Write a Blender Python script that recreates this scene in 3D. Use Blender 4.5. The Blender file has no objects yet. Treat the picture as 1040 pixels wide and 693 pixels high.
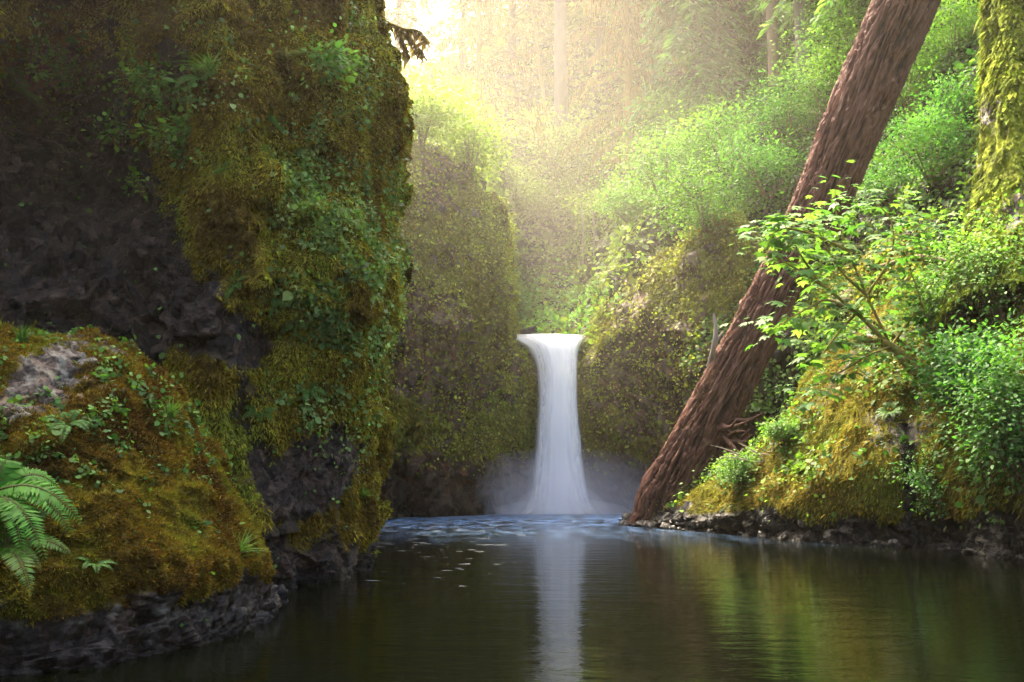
import bpy, math, random
import numpy as np
from mathutils import Vector
from mathutils.bvhtree import BVHTree

random.seed(7)
rs = np.random.RandomState(11)
SC = bpy.context.scene
COL = SC.collection
F = 940.0
CAMZ = 1.6
TH = math.radians(8.7)
UP = np.array([0., 0., 1.])

# ------------------------------------------------------------------ helpers
def py2z(py, Y):
    return CAMZ + Y * math.tan(TH + math.atan((346.5 - py) / F))

def PZ(px, Y, z):
    d = Y * math.cos(TH) + (z - CAMZ) * math.sin(TH)
    return np.array([(px - 520) / F * d, Y, z])

def P(px, py, Y):
    return PZ(px, Y, py2z(py, Y))

def project(p):
    y = p[:, 1] * math.cos(TH) + (p[:, 2] - CAMZ) * math.sin(TH)
    u = -p[:, 1] * math.sin(TH) + (p[:, 2] - CAMZ) * math.cos(TH)
    y = np.maximum(y, 0.01)
    return 520 + F * p[:, 0] / y, 346.5 - F * u / y, y

def ray(px, py):
    u = (346.5 - py) / F
    d = np.array([(px - 520) / F, math.cos(TH) - u * math.sin(TH), math.sin(TH) + u * math.cos(TH)])
    return d / np.linalg.norm(d)

def hsh(ix, iy, iz, seed):
    h = (ix * 374761393 + iy * 668265263 + iz * 1440662683 + seed * 974711 + 12345) & 0xFFFFFFFF
    h = ((h ^ (h >> 13)) * 1274126177) & 0xFFFFFFFF
    h = ((h ^ (h >> 15)) * 2246822519) & 0xFFFFFFFF
    return ((h ^ (h >> 16)) & 0xFFFFFF) / float(0x1000000)

def vnoise(p, seed=0):
    f = np.floor(p); i = f.astype(np.int64); t = p - f
    t = t * t * t * (t * (t * 6 - 15) + 10)
    r = 0
    for dx in (0, 1):
        wx = t[:, 0] if dx else 1 - t[:, 0]
        for dy in (0, 1):
            wy = t[:, 1] if dy else 1 - t[:, 1]
            for dz in (0, 1):
                wz = t[:, 2] if dz else 1 - t[:, 2]
                r = r + wx * wy * wz * hsh(i[:, 0] + dx, i[:, 1] + dy, i[:, 2] + dz, seed)
    return r * 2 - 1

def fbm(p, size, octv=4, seed=0, gain=.5):
    p = np.asarray(p) / np.asarray(size)
    a, s, r = 1., 0., 0
    for k in range(octv):
        r = r + a * vnoise(p * (2.03 ** k) + 17.3 * k, seed + k)
        s += a; a *= gain
    return r / s

def facet(p, size, seed=0):
    """random tilted plane per jittered cell: broken, blocky rock"""
    q = np.asarray(p) / np.asarray(size)
    i0 = np.floor(q).astype(np.int64)
    best = np.full(len(q), 9.); val = np.zeros(len(q))
    for dx in (-1, 0, 1):
        for dy in (-1, 0, 1):
            for dz in (-1, 0, 1):
                i = i0 + np.array([dx, dy, dz])
                c = np.stack([i[:, k] + hsh(i[:, 0], i[:, 1], i[:, 2], seed + 5 * k) for k in range(3)], 1)
                v = q - c
                d = (v * v).sum(1)
                g = np.stack([hsh(i[:, 0], i[:, 1], i[:, 2], seed + 31 + 7 * k) * 2 - 1 for k in range(3)], 1)
                o = hsh(i[:, 0], i[:, 1], i[:, 2], seed + 77) - .5
                m = d < best
                best = np.where(m, d, best)
                val = np.where(m, (v * g).sum(1) + .6 * o, val)
    return val

def norm(v):
    return v / np.maximum(np.linalg.norm(v, axis=-1, keepdims=True), 1e-9)

def sstep(a, b, x):
    t = np.clip((x - a) / (b - a), 0, 1)
    return t * t * (3 - 2 * t)

def mesh(name, V, faces_idx, k, mat=None, parent=None, tint=None, attrs=None, smooth=False):
    """faces_idx: (n,k) int array"""
    me = bpy.data.meshes.new(name)
    V = np.ascontiguousarray(V, dtype=np.float32); Fi = np.ascontiguousarray(faces_idx, dtype=np.int32)
    me.vertices.add(len(V)); me.vertices.foreach_set('co', V.ravel())
    me.loops.add(Fi.size); me.loops.foreach_set('vertex_index', Fi.ravel())
    me.polygons.add(len(Fi)); me.polygons.foreach_set('loop_start', np.arange(0, Fi.size, k, dtype=np.int32))
    if smooth:
        me.polygons.foreach_set('use_smooth', np.ones(len(Fi), dtype=bool))
    me.update(calc_edges=True)
    if tint is not None:
        a = me.color_attributes.new('tint', 'FLOAT_COLOR', 'POINT')
        a.data.foreach_set('color', np.concatenate([tint, np.ones((len(tint), 1))], 1).astype(np.float32).ravel())
    for nm, arr in (attrs or {}).items():
        a = me.attributes.new(nm, 'FLOAT', 'POINT')
        a.data.foreach_set('value', np.ascontiguousarray(arr, dtype=np.float32))
    if mat: me.materials.append(mat)
    o = bpy.data.objects.new(name, me)
    COL.objects.link(o)
    if parent is not None: o.parent = parent
    return o

def tag(o, label=None, cat=None, group=None, kind=None):
    if label: o['label'] = label
    if cat: o['category'] = cat
    if group: o['group'] = group
    if kind: o['kind'] = kind
    return o

def root(name, loc, label, cat, group=None):
    o = bpy.data.objects.new(name, None); COL.objects.link(o)
    o.location = [float(c) for c in loc]
    o.empty_display_size = .3
    return tag(o, label, cat, group)

# ------------------------------------------------------------------ materials
def newmat(name):
    m = bpy.data.materials.new(name); m.use_nodes = True
    nt = m.node_tree; nt.nodes.clear()
    out = nt.nodes.new('ShaderNodeOutputMaterial')
    return m, nt, out

def N(nt, t, **kw):
    n = nt.nodes.new('ShaderNode' + t)
    for k, v in kw.items():
        if k.startswith('i_'):
            n.inputs[k[2:].replace('_', ' ')].default_value = v
        else:
            setattr(n, k, v)
    return n

def L(nt, a, b): nt.links.new(a, b)

def noise(nt, vec, scale, detail=6, rough=.55):
    n = N(nt, 'TexNoise'); n.inputs['Scale'].default_value = scale
    n.inputs['Detail'].default_value = detail; n.inputs['Roughness'].default_value = rough
    if vec is not None: L(nt, vec, n.inputs['Vector'])
    return n.outputs[0]

def ramp(nt, fac, stops):
    r = N(nt, 'ValToRGB'); el = r.color_ramp.elements
    while len(el) < len(stops): el.new(.5)
    for e, (p, c) in zip(el, stops):
        e.position = p; e.color = (c[0], c[1], c[2], 1) if len(c) == 3 else c
    L(nt, fac, r.inputs[0]); return r.outputs[0]

def mixc(nt, fac, a, b, mode='MIX'):
    m = N(nt, 'Mix', data_type='RGBA', blend_type=mode)
    if isinstance(fac, (int, float)): m.inputs[0].default_value = fac
    else: L(nt, fac, m.inputs[0])
    for s, v in ((6, a), (7, b)):
        if isinstance(v, tuple): m.inputs[s].default_value = (*v, 1)
        else: L(nt, v, m.inputs[s])
    return m.outputs[2]

def leaf_material(name, trans=.4, rough=.6, spec=.18, gain=1.0):
    m, nt, out = newmat(name)
    at = N(nt, 'Attribute', attribute_name='tint')
    co = N(nt, 'TexCoord').outputs['Object']
    ns = noise(nt, co, 9, 3)
    v = N(nt, 'MapRange'); L(nt, ns, v.inputs[0]); v.inputs[3].default_value = .8 * gain; v.inputs[4].default_value = 1.25 * gain
    sc = N(nt, 'VectorMath', operation='SCALE'); L(nt, at.outputs['Color'], sc.inputs[0]); L(nt, v.outputs[0], sc.inputs['Scale'])
    p = N(nt, 'BsdfPrincipled'); L(nt, sc.outputs[0], p.inputs['Base Color'])
    p.inputs['Roughness'].default_value = rough; p.inputs['Specular IOR Level'].default_value = spec
    t = N(nt, 'BsdfTranslucent')
    tc = mixc(nt, 1.0, sc.outputs[0], (1.5, 1.7, .7), 'MULTIPLY')
    L(nt, tc, t.inputs['Color'])
    mx = N(nt, 'MixShader'); mx.inputs[0].default_value = trans
    L(nt, p.outputs[0], mx.inputs[1]); L(nt, t.outputs[0], mx.inputs[2]); L(nt, mx.outputs[0], out.inputs[0])
    return m

M_LEAF = leaf_material('leaf_green', trans=.42, gain=.66)
M_MOSS = leaf_material('moss_fibre', trans=.25, rough=.9, spec=.05, gain=.64)

def N_r(nt, col):
    s_ = N(nt, 'SeparateColor'); L(nt, col, s_.inputs[0]); return s_.outputs[0]

def rock_material(name, rock_a, rock_b, moss_cols, wet=.45, fine=14., wetline=.5, lichen=None, bump=.6):
    m, nt, out = newmat(name)
    co = N(nt, 'TexCoord').outputs['Object']
    n1 = noise(nt, co, fine * .12, 7, .6); n2 = noise(nt, co, fine, 8, .7); n3 = noise(nt, co, fine * .35, 6, .6)
    vor = N(nt, 'TexVoronoi'); vor.inputs['Scale'].default_value = fine * .3
    wv = N(nt, 'VectorMath', operation='MULTIPLY_ADD')
    nc = N(nt, 'TexNoise'); nc.inputs['Scale'].default_value = fine * .3; L(nt, co, nc.inputs['Vector'])
    L(nt, nc.outputs['Color'], wv.inputs[0]); wv.inputs[1].default_value = (1.1 / fine,) * 3; L(nt, co, wv.inputs[2])
    L(nt, wv.outputs[0], vor.inputs['Vector'])
    rock = ramp(nt, n1, [(.3, rock_a), (.7, rock_b)])
    rock = mixc(nt, .55, rock, ramp(nt, n2, [(.3, tuple(c * .35 for c in rock_a)), (.55, rock_a), (.75, tuple(min(1, c * 1.8) for c in rock_b))]))
    vc = N(nt, 'TexVoronoi'); vc.inputs['Scale'].default_value = fine * .55; L(nt, wv.outputs[0], vc.inputs['Vector'])
    ve = N(nt, 'TexVoronoi', feature='DISTANCE_TO_EDGE'); ve.inputs['Scale'].default_value = fine * .55; L(nt, wv.outputs[0], ve.inputs['Vector'])
    tone = ramp(nt, N_r(nt, vc.outputs['Color']), [(.1, (.35, .35, .37)), (.5, (.85, .82, .82)), (.9, (1.9, 1.75, 1.75))])
    rock = mixc(nt, .85, rock, mixc(nt, 1.0, rock, tone, 'MULTIPLY'))
    rock = mixc(nt, 1.0, rock, ramp(nt, ve.outputs['Distance'], [(.0, (.3, .3, .3)), (.07, (1, 1, 1))]), 'MULTIPLY')
    if lichen:
        rock = mixc(nt, ramp(nt, n3, [(.52, (0, 0, 0)), (.62, (1, 1, 1))]), rock, lichen)
    moss = ramp(nt, n1, [(.3, moss_cols[0]), (.5, moss_cols[1]), (.68, moss_cols[2])])
    moss = mixc(nt, .6, moss, ramp(nt, n2, [(.3, tuple(c * .35 for c in moss_cols[1])), (.7, tuple(c * 1.5 for c in moss_cols[2]))]))
    am = N(nt, 'Attribute', attribute_name='moss')
    sm = N(nt, 'Math', operation='ADD'); L(nt, am.outputs['Fac'], sm.inputs[0])
    s2 = N(nt, 'Math', operation='MULTIPLY_ADD'); L(nt, n2, s2.inputs[0]); s2.inputs[1].default_value = .9; s2.inputs[2].default_value = -.45
    L(nt, s2.outputs[0], sm.inputs[1])
    mk = ramp(nt, sm.outputs[0], [(.42, (0, 0, 0)), (.58, (1, 1, 1))])
    col = mixc(nt, mk, rock, moss)
    col = mixc(nt, 1.0, col, (.62, .62, .62), 'MULTIPLY')
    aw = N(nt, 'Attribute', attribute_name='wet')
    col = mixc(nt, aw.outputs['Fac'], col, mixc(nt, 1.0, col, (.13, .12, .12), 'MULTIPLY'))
    p = N(nt, 'BsdfPrincipled'); L(nt, col, p.inputs['Base Color'])
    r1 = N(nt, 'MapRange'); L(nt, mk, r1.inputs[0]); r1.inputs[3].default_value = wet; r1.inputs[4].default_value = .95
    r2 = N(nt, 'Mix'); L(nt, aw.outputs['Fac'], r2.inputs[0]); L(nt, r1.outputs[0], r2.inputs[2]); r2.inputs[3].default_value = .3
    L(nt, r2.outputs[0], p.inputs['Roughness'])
    sp = N(nt, 'MapRange'); L(nt, mk, sp.inputs[0]); sp.inputs[3].default_value = .22; sp.inputs[4].default_value = .05
    L(nt, sp.outputs[0], p.inputs['Specular IOR Level'])
    hh = N(nt, 'Math', operation='MULTIPLY_ADD'); L(nt, vor.outputs['Distance'], hh.inputs[0]); hh.inputs[1].default_value = .5; L(nt, n2, hh.inputs[2])
    # each broken face tilts its own way: dot(position, random cell direction)
    dv = N(nt, 'VectorMath', operation='SUBTRACT'); L(nt, vc.outputs['Color'], dv.inputs[0]); dv.inputs[1].default_value = (.5, .5, .5)
    lp_ = N(nt, 'VectorMath', operation='SUBTRACT'); L(nt, wv.outputs[0], lp_.inputs[0]); L(nt, vc.outputs['Position'], lp_.inputs[1])
    dt = N(nt, 'VectorMath', operation='DOT_PRODUCT'); L(nt, dv.outputs[0], dt.inputs[0]); L(nt, lp_.outputs[0], dt.inputs[1])
    fk = N(nt, 'Math', operation='MULTIPLY_ADD'); L(nt, dt.outputs['Value'], fk.inputs[0]); fk.inputs[1].default_value = fine * 1.6; L(nt, hh.outputs[0], fk.inputs[2])
    hh2 = N(nt, 'Math', operation='MULTIPLY_ADD'); L(nt, n3, hh2.inputs[0]); hh2.inputs[1].default_value = 1.2; L(nt, fk.outputs[0], hh2.inputs[2])
    b = N(nt, 'Bump'); b.inputs['Strength'].default_value = bump; b.inputs['Distance'].default_value = 1.2 / fine
    L(nt, hh2.outputs[0], b.inputs['Height']); L(nt, b.outputs[0], p.inputs['Normal'])
    L(nt, p.outputs[0], out.inputs[0])
    return m

def bark_material(name, c0, c1, c2, fine=6., stretch=(1, 1, .2), rough=.8, bump=.7):
    m, nt, out = newmat(name)
    co = N(nt, 'TexCoord').outputs['Object']
    mp = N(nt, 'Mapping'); L(nt, co, mp.inputs[0]); mp.inputs['Scale'].default_value = stretch
    n1 = noise(nt, mp.outputs[0], fine, 8, .65); n2 = noise(nt, co, fine * .15, 4)
    at = N(nt, 'Attribute', attribute_name='ridge')
    a = N(nt, 'Math', operation='MULTIPLY_ADD'); L(nt, n1, a.inputs[0]); a.inputs[1].default_value = .7; L(nt, at.outputs['Fac'], a.inputs[2])
    c = ramp(nt, a.outputs[0], [(.25, c0), (.55, c1), (.95, c2)])
    c = mixc(nt, ramp(nt, n2, [(.4, (0, 0, 0)), (.7, (.6, .6, .6))]), c, c2)
    p = N(nt, 'BsdfPrincipled'); L(nt, c, p.inputs['Base Color']); p.inputs['Roughness'].default_value = rough
    p.inputs['Specular IOR Level'].default_value = .25
    b = N(nt, 'Bump'); b.inputs['Strength'].default_value = bump; b.inputs['Distance'].default_value = .25 / fine
    L(nt, n1, b.inputs['Height']); L(nt, b.outputs[0], p.inputs['Normal'])
    L(nt, p.outputs[0], out.inputs[0])
    return m

BROWNMOSS = [(.05, .028, .008), (.13, .075, .014), (.15, .13, .02)]
GREENMOSS = [(.09, .07, .015), (.24, .20, .03), (.25, .29, .04)]
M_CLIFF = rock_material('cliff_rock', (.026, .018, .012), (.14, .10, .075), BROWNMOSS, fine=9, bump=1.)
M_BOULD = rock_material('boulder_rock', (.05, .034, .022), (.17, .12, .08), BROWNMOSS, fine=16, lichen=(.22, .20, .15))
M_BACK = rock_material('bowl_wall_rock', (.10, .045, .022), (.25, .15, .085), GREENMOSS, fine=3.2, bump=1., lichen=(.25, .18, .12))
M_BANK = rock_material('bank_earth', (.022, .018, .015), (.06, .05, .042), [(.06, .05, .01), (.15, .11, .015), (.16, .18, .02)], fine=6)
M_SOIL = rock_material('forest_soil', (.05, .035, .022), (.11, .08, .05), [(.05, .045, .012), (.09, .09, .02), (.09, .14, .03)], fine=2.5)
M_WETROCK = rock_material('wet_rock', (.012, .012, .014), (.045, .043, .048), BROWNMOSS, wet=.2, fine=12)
M_BARKR = bark_material('red_bark', (.003, .0015, .0015), (.050, .018, .010), (.135, .062, .040), fine=10, bump=1.)
M_BARKG = bark_material('grey_bark', (.03, .022, .018), (.075, .06, .045), (.13, .105, .08), fine=5)
M_BARKB = bark_material('brown_bark', (.03, .02, .013), (.09, .06, .035), (.16, .11, .06), fine=8)
M_BARKO = bark_material('mossy_bark', (.06, .04, .012), (.17, .11, .03), (.22, .17, .04), fine=8, rough=.95)
M_DEAD = bark_material('bleached_wood', (.10, .075, .055), (.20, .16, .12), (.28, .23, .18), fine=9)

# ------------------------------------------------------------------ surfaces
def catmull(A, n):
    """interpolate axis 0 of A to n samples"""
    k = len(A); t = np.linspace(0, k - 1, n); i = np.minimum(np.floor(t).astype(int), k - 2); u = (t - i)
    u = u.reshape((-1,) + (1,) * (A.ndim - 1))
    a = A[np.maximum(i - 1, 0)]; b = A[i]; c = A[i + 1]; d = A[np.minimum(i + 2, k - 1)]
    return .5 * ((2 * b) + (-a + c) * u + (2 * a - 5 * b + 4 * c - d) * u ** 2 + (-a + 3 * b - 3 * c + d) * u ** 3)

def gridnormals(G):
    du = np.gradient(G, axis=0); dv = np.gradient(G, axis=1)
    n = norm(np.cross(dv, du))
    return n

SURF = {}
def surface(name, ctrl, nr, nc, disp, mat, mossfn, label, cat='cliff', kind='structure', wetz=.35, flip=None, smooth=True):
    A = catmull(np.array(ctrl, dtype=float), nr)
    A = catmull(A.transpose(1, 0, 2), nc).transpose(1, 0, 2)
    n = gridnormals(A)
    if flip is None:
        flip = ((n * (np.array([0, 0, CAMZ]) - A)).sum(2).mean() < 0)
    s = -1 if flip else 1
    n = n * s
    # smooth normals a little so displacement does not fold
    G = A + n * disp(A.reshape(-1, 3), n.reshape(-1, 3)).reshape(nr, nc, 1)
    n = gridnormals(G) * s
    p = G.reshape(-1, 3); nn = n.reshape(-1, 3)
    ms = mossfn(p, nn)
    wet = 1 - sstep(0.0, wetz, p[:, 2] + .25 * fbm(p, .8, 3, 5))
    i = np.arange(nr - 1)[:, None] * nc + np.arange(nc - 1)[None, :]
    i = i.ravel()
    q = np.stack([i, i + 1, i + nc + 1, i + nc], 1)
    if s < 0: q = q[:, ::-1]
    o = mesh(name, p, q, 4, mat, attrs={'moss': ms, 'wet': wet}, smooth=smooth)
    tag(o, label, cat, kind=kind)
    SURF[name] = dict(G=G, n=n, o=o, moss=ms.reshape(nr, nc))
    return o

BV = {}
def bvh(names):
    key = tuple(names)
    if key not in BV:
        V = []; T = []; off = 0
        for nm in names:
            G = SURF[nm]['G']; st = max(1, G.shape[0] // 120)
            G = G[::st, ::st]; r, c = G.shape[:2]
            i = (np.arange(r - 1)[:, None] * c + np.arange(c - 1)[None, :]).ravel()
            q = np.stack([i, i + 1, i + c + 1, i + c], 1) + off
            V.append(G.reshape(-1, 3)); T.append(q); off += r * c
        BV[key] = BVHTree.FromPolygons(np.concatenate(V).tolist(), np.concatenate(T).tolist())
    return BV[key]

def hit(px, py, names=None, default=40):
    names = names or list(SURF)
    h = bvh(names).ray_cast(Vector((0, 0, CAMZ)), Vector(ray(px, py)))
    if h[0] is None:
        p = P(px, py, default); return p, np.array([0, -.6, .8])
    n = np.array(h[1])
    if n.dot(-ray(px, py)) < 0: n = -n
    return np.array(h[0]), n

def ground(x, y, names):
    h = bvh(names).ray_cast(Vector((x, y, 200)), Vector((0, 0, -1)))
    return np.array(h[0]) if h[0] is not None else None

def scatter(nm, density, maskfn=None, seed=0, margin=60, facing=-.2):
    r = np.random.RandomState(seed)
    G = SURF[nm]['G']; nn = SURF[nm]['n']
    a, b, c, d = G[:-1, :-1], G[:-1, 1:], G[1:, 1:], G[1:, :-1]
    cen = (a + c) / 2
    pxx, pyy, dd = project(cen.reshape(-1, 3))
    ar = .5 * np.linalg.norm(np.cross(c - a, d - b), axis=2).ravel()
    ok = (pxx > -margin) & (pxx < 1040 + margin) & (pyy > -margin) & (pyy < 700 + margin)
    nc_ = (nn[:-1, :-1].reshape(-1, 3) * norm(np.array([0, 0, CAMZ]) - cen.reshape(-1, 3))).sum(1)
    ok &= nc_ > facing
    ar = ar * ok
    n = int(ar.sum() * density)
    if n < 1: return np.zeros((0, 3)), np.zeros((0, 3))
    cdf = np.cumsum(ar); cdf /= cdf[-1]
    ix = np.minimum(np.searchsorted(cdf, r.rand(n)), len(ar) - 1)
    ri, ci = np.divmod(ix, G.shape[1] - 1)
    u = r.rand(n, 1); v = r.rand(n, 1)
    def bl(X): return (X[ri, ci] * (1 - u) + X[ri, ci + 1] * u) * (1 - v) + (X[ri + 1, ci] * (1 - u) + X[ri + 1, ci + 1] * u) * v
    p = bl(G); q = norm(bl(nn))
    if maskfn is not None:
        k = r.rand(n) < maskfn(p, q)
        p, q = p[k], q[k]
    return p, q

# ------------------------------------------------------------------ leaves
TPL = {
 'blade': (np.array([[-.5, 0, 0], [.5, 0, 0], [0, 1, .12]]), 3),
 'rhomb': (np.array([[0, 0, 0], [.5, .45, .05], [0, 1, 0], [-.5, .45, .05]]), 4),
 'leaf': (np.array([[0, 0, 0], [.42, .22, .07], [.48, .55, .05], [0, 1, -.12], [-.48, .55, .05], [-.42, .22, .07]]), 6),
 'round': (np.array([[0, 0, 0], [.5, .15, .04], [.62, .55, .0], [.3, .95, -.05], [-.3, .95, -.05], [-.62, .55, 0], [-.5, .15, .04]]), 7),
 'maple': (np.array([[0, 0, 0], [.28, .02, .0], [.62, .12, -.05], [.36, .34, .02], [.60, .72, -.08], [.20, .60, .02], [0, 1.05, -.12],
                     [-.20, .60, .02], [-.60, .72, -.08], [-.36, .34, .02], [-.62, .12, -.05], [-.28, .02, 0]]), 12),
}

def frames(d, n):
    d = norm(d); s = norm(np.cross(d, n)); up = np.cross(s, d)
    return s, d, up

def leaves(name, pos, d, n, size, width, tint, tpl='rhomb', mat=None, parent=None, origin=None, only=False):
    T, k = TPL[tpl]
    m = len(pos)
    s, d, up = frames(d, n)
    size = np.broadcast_to(size, (m,)).reshape(-1, 1, 1); w = np.broadcast_to(width, (m,)).reshape(-1, 1, 1)
    V = pos[:, None, :] + s[:, None, :] * (T[None, :, 0:1] * size * w) + d[:, None, :] * (T[None, :, 1:2] * size) + up[:, None, :] * (T[None, :, 2:3] * size)
    V = V.reshape(-1, 3)
    if origin is not None: V = V - np.asarray(origin)
    t = np.repeat(tint, k, axis=0)
    if only: return V, k, t
    idx = np.arange(m * k).reshape(m, k)
    return mesh(name, V, idx, k, mat or M_LEAF, parent, tint=t)

def palette(p, cols, size=1., seed=0, jit=.25, r=rs):
    """blend of palette colours through noise, with per-leaf variation"""
    cols = np.array(cols)
    v = fbm(p, size, 3, seed) * .5 + .5
    v = np.clip((v - .22) / .56 + r.normal(0, .15, len(p)), 0, .999) * (len(cols) - 1)
    i = v.astype(int); t = (v - i)[:, None]
    c = cols[i] * (1 - t) + cols[np.minimum(i + 1, len(cols) - 1)] * t
    return c * np.exp(r.normal(0, jit, (len(p), 1))) * (1 + r.normal(0, .06, (len(p), 3)))

def rnd(n, r=rs): return norm(r.normal(size=(n, 3)))

def tufts(name, nm, density, size, cols, mask, label, seed=1, down=.5, outw=.6, psize=1., width=.35, mat=None, tpl='blade', cat='moss', lift=0., group=None, jit=.25):
    p, n = scatter(nm, density, mask, seed)
    r = np.random.RandomState(seed + 99)
    m = len(p)
    d = n * outw - UP * down + rnd(m, r) * .5
    sz = size * np.exp(r.normal(0, .35, m))
    o = leaves(name, p + n * lift, d, n + rnd(m, r) * .6, sz, width, palette(p, cols, psize, seed, jit, r), tpl, mat or M_MOSS)
    return tag(o, label, cat, group, 'stuff')

def cover(name, nm, density, size, cols, mask, label, seed=1, psize=1., width=.75, tpl='leaf', lift=.05, cat='ground cover', spread=.06, jit=.3, upw=.7):
    p, n = scatter(nm, density, mask, seed)
    r = np.random.RandomState(seed + 55)
    m = len(p)
    nrm = n * .9 + UP * upw * .6 + rnd(m, r) * .42
    d = rnd(m, r) + n * .4 - UP * .25
    p = p + n * (lift * r.rand(m, 1)) + r.normal(0, spread, (m, 3))
    sz = size * np.exp(r.normal(0, .3, m))
    o = leaves(name, p, d, nrm, sz, width, palette(p, cols, psize, seed, jit, r), tpl, M_LEAF)
    return tag(o, label, cat, None, 'stuff')

# ------------------------------------------------------------------ tubes
def tube_arrays(pts, rad, seg=8, sub=6, rough=0., seed=0):
    pts = np.array(pts, float); rad = np.array(rad, float).reshape(-1, 1)
    n = max(3, (len(pts) - 1) * sub + 1)
    C = catmull(pts, n); R = catmull(rad, n)[:, 0]
    T = norm(np.gradient(C, axis=0))
    ref = np.array([0, 0, 1.]) if abs(T[0][2]) < .9 else np.array([1., 0, 0])
    S = []; s = norm(np.cross(T[0], ref))
    for t in T:
        s = norm(s - t * s.dot(t)); S.append(s)
    S = np.array(S); B = np.cross(T, S)
    a = np.linspace(0, 2 * math.pi, seg, endpoint=False)
    V = C[:, None, :] + R[:, None, None] * (np.cos(a)[None, :, None] * S[:, None, :] + np.sin(a)[None, :, None] * B[:, None, :])
    if rough > 0:
        Vf = V.reshape(-1, 3); k = fbm(Vf, np.maximum(R.mean() * 1.2, .02), 3, seed).reshape(n, seg, 1)
        V = C[:, None, :] + (V - C[:, None, :]) * (1 + rough * k)
    i = np.arange(n - 1)[:, None] * seg; j = np.arange(seg)[None, :]; j2 = (j + 1) % seg
    q = np.stack([(i + j), (i + j2), (i + seg + j2), (i + seg + j)], -1).reshape(-1, 4)
    c0 = len(V.reshape(-1, 3))
    return V.reshape(-1, 3), q

def tubes(name, lst, mat, parent=None, origin=(0, 0, 0), seg=8, sub=5, rough=.15):
    V = []; Q = []; off = 0
    for k, (pts, rad) in enumerate(lst):
        v, q = tube_arrays(pts, rad, seg, sub, rough, k)
        V.append(v); Q.append(q + off); off += len(v)
    V = np.concatenate(V) - np.asarray(origin)
    rg = fbm(V, .1, 2, 3) * .3 + .4
    return mesh(name, V, np.concatenate(Q), 4, mat, parent, attrs={'ridge': rg}, smooth=True)

# ================================================================== TERRAIN
cam0 = np.array([0, 0, CAMZ])

# ---- left cliff -----------------------------------------------------------
rowpy = [540, 450, 360, 270, 180, 90, 0, -110, -300]
edge = [366, 372, 382, 406, 393, 400, 379, 372, 360]
cols_px = [-420, -200, -60, 60, 150, 205, 255, 310, 350]
cols_Y = [10.0, 11.6, 12.6, 13.6, 14.0, 13.7, 14.2, 15.2, 16.4]
# how far each patch stands back (+) or out (-): rows bottom to top
dY = np.array([
 #-420 -200  -60   60   150   205   255   310   350
 [0,   0,   0,   .3,   .2,   .1,   0,   0,   0],
 [0,   0,   0,   .0,   .1,   0,   .1,  -.1,  -.1],
 [0,   0,   0,   .0,   .1,   -.1,   0,  -.3,  -.3],
 [0,   0,   .3,  .4,   .3,   -.3,   0,  -.4,  -.3],
 [0,   0,   .8,  1.6,  .6,   -.4,  -.1,  .0,  -.2],
 [0,   0,   .8,  2.2,  .2,   -.2,   .2,  .1,  0],
 [0,  -.4, -.9,  1.2,  -.1,  0,   .5,   .2,  .2],
 [0,  -.8, -1.4, -.4,  -.2,  0,   .6,   .5,  .5],
 [0,  -.5, -.8,  -.5,  .3,   .8,   1.2,   1.2,  1.2]])
ctrl = []
def leftrow(z=None, ri=0):
    row = []
    for ci, (px, Y) in enumerate(zip(cols_px, cols_Y)):
        Yc = Y + dY[ri, ci]
        e = edge[ri]
        pxx = px if px < 0 else px + (e - 366) * px / 366
        zz = py2z(rowpy[ri], Yc) if z is None else z
        row.append(PZ(pxx, Yc, zz))
    e = edge[ri]
    for pxx, Y in ((e, 18.2), (e - 3, 20.5), (e - 16, 25), (e - 22, 32), (e - 40, 40)):
        zz = py2z(rowpy[ri], 18) if z is None else z
        row.append(PZ(pxx, Y, zz))
    return row
ctrl.append(leftrow(-1.0, 0)); ctrl.append(leftrow(0.05, 0))
for ri in range(len(rowpy)):
    ctrl.append(leftrow(None, ri))
top = [p + np.array([-3.5, 3.0, 1.2]) for p in ctrl[-1]]
ctrl.append(top); ctrl.append([p + np.array([-9, 5, .5]) for p in top])

def vert(p): return p * np.array([1, 1, .35])

def left_disp(p, n):
    rib = 1 - np.abs(fbm(vert(p), 1.15, 3, 3))                  # hanging vertical ribs of moss
    ms = sstep(.25, .6, left_moss(p, n))
    d = .32 * fbm(p, 2.2, 4, 1) + .46 * (rib - .7) * (.2 + ms) + .10 * fbm(vert(p), .42, 3, 8)
    rockm = sstep(.0, .35, -fbm(p, 2.4, 3, 21) + .15)
    d += .30 * facet(p, .8, 4) * (.35 + rockm) + .12 * facet(p, .3, 9) * (.35 + rockm) + .035 * facet(p, .12, 10)
    return d + .04 * fbm(p, .14, 2, 6)

BARE = [(-60, 250, 60), (95, 255, 75), (40, 190, 55), (100, 320, 50), (150, 300, 40), (330, 470, 34), (300, 500, 30), (250, 350, 18), (180, 60, 16), (60, 120, 50), (205, 330, 20)]
def left_moss(p, n):
    px, py, _ = project(p)
    m = .98 + .75 * fbm(vert(p), 1.0, 5, 21, .6) + .25 * fbm(p, .3, 2, 22)
    for bx, by, br in BARE:
        m -= .72 * np.exp(-(((px - bx) ** 2 + (py - by) ** 2) / (2 * br * br)))
    m -= .9 * (1 - sstep(.2, 1.0, p[:, 2] + .3 * fbm(p, .7, 2, 1)))
    return np.clip(m, 0, 1)

surface('cliff', ctrl, 620, 620, left_disp, M_CLIFF, left_moss, 'dark mossy rock cliff rising out of the pool along the left side', 'cliff', smooth=False)

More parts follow.
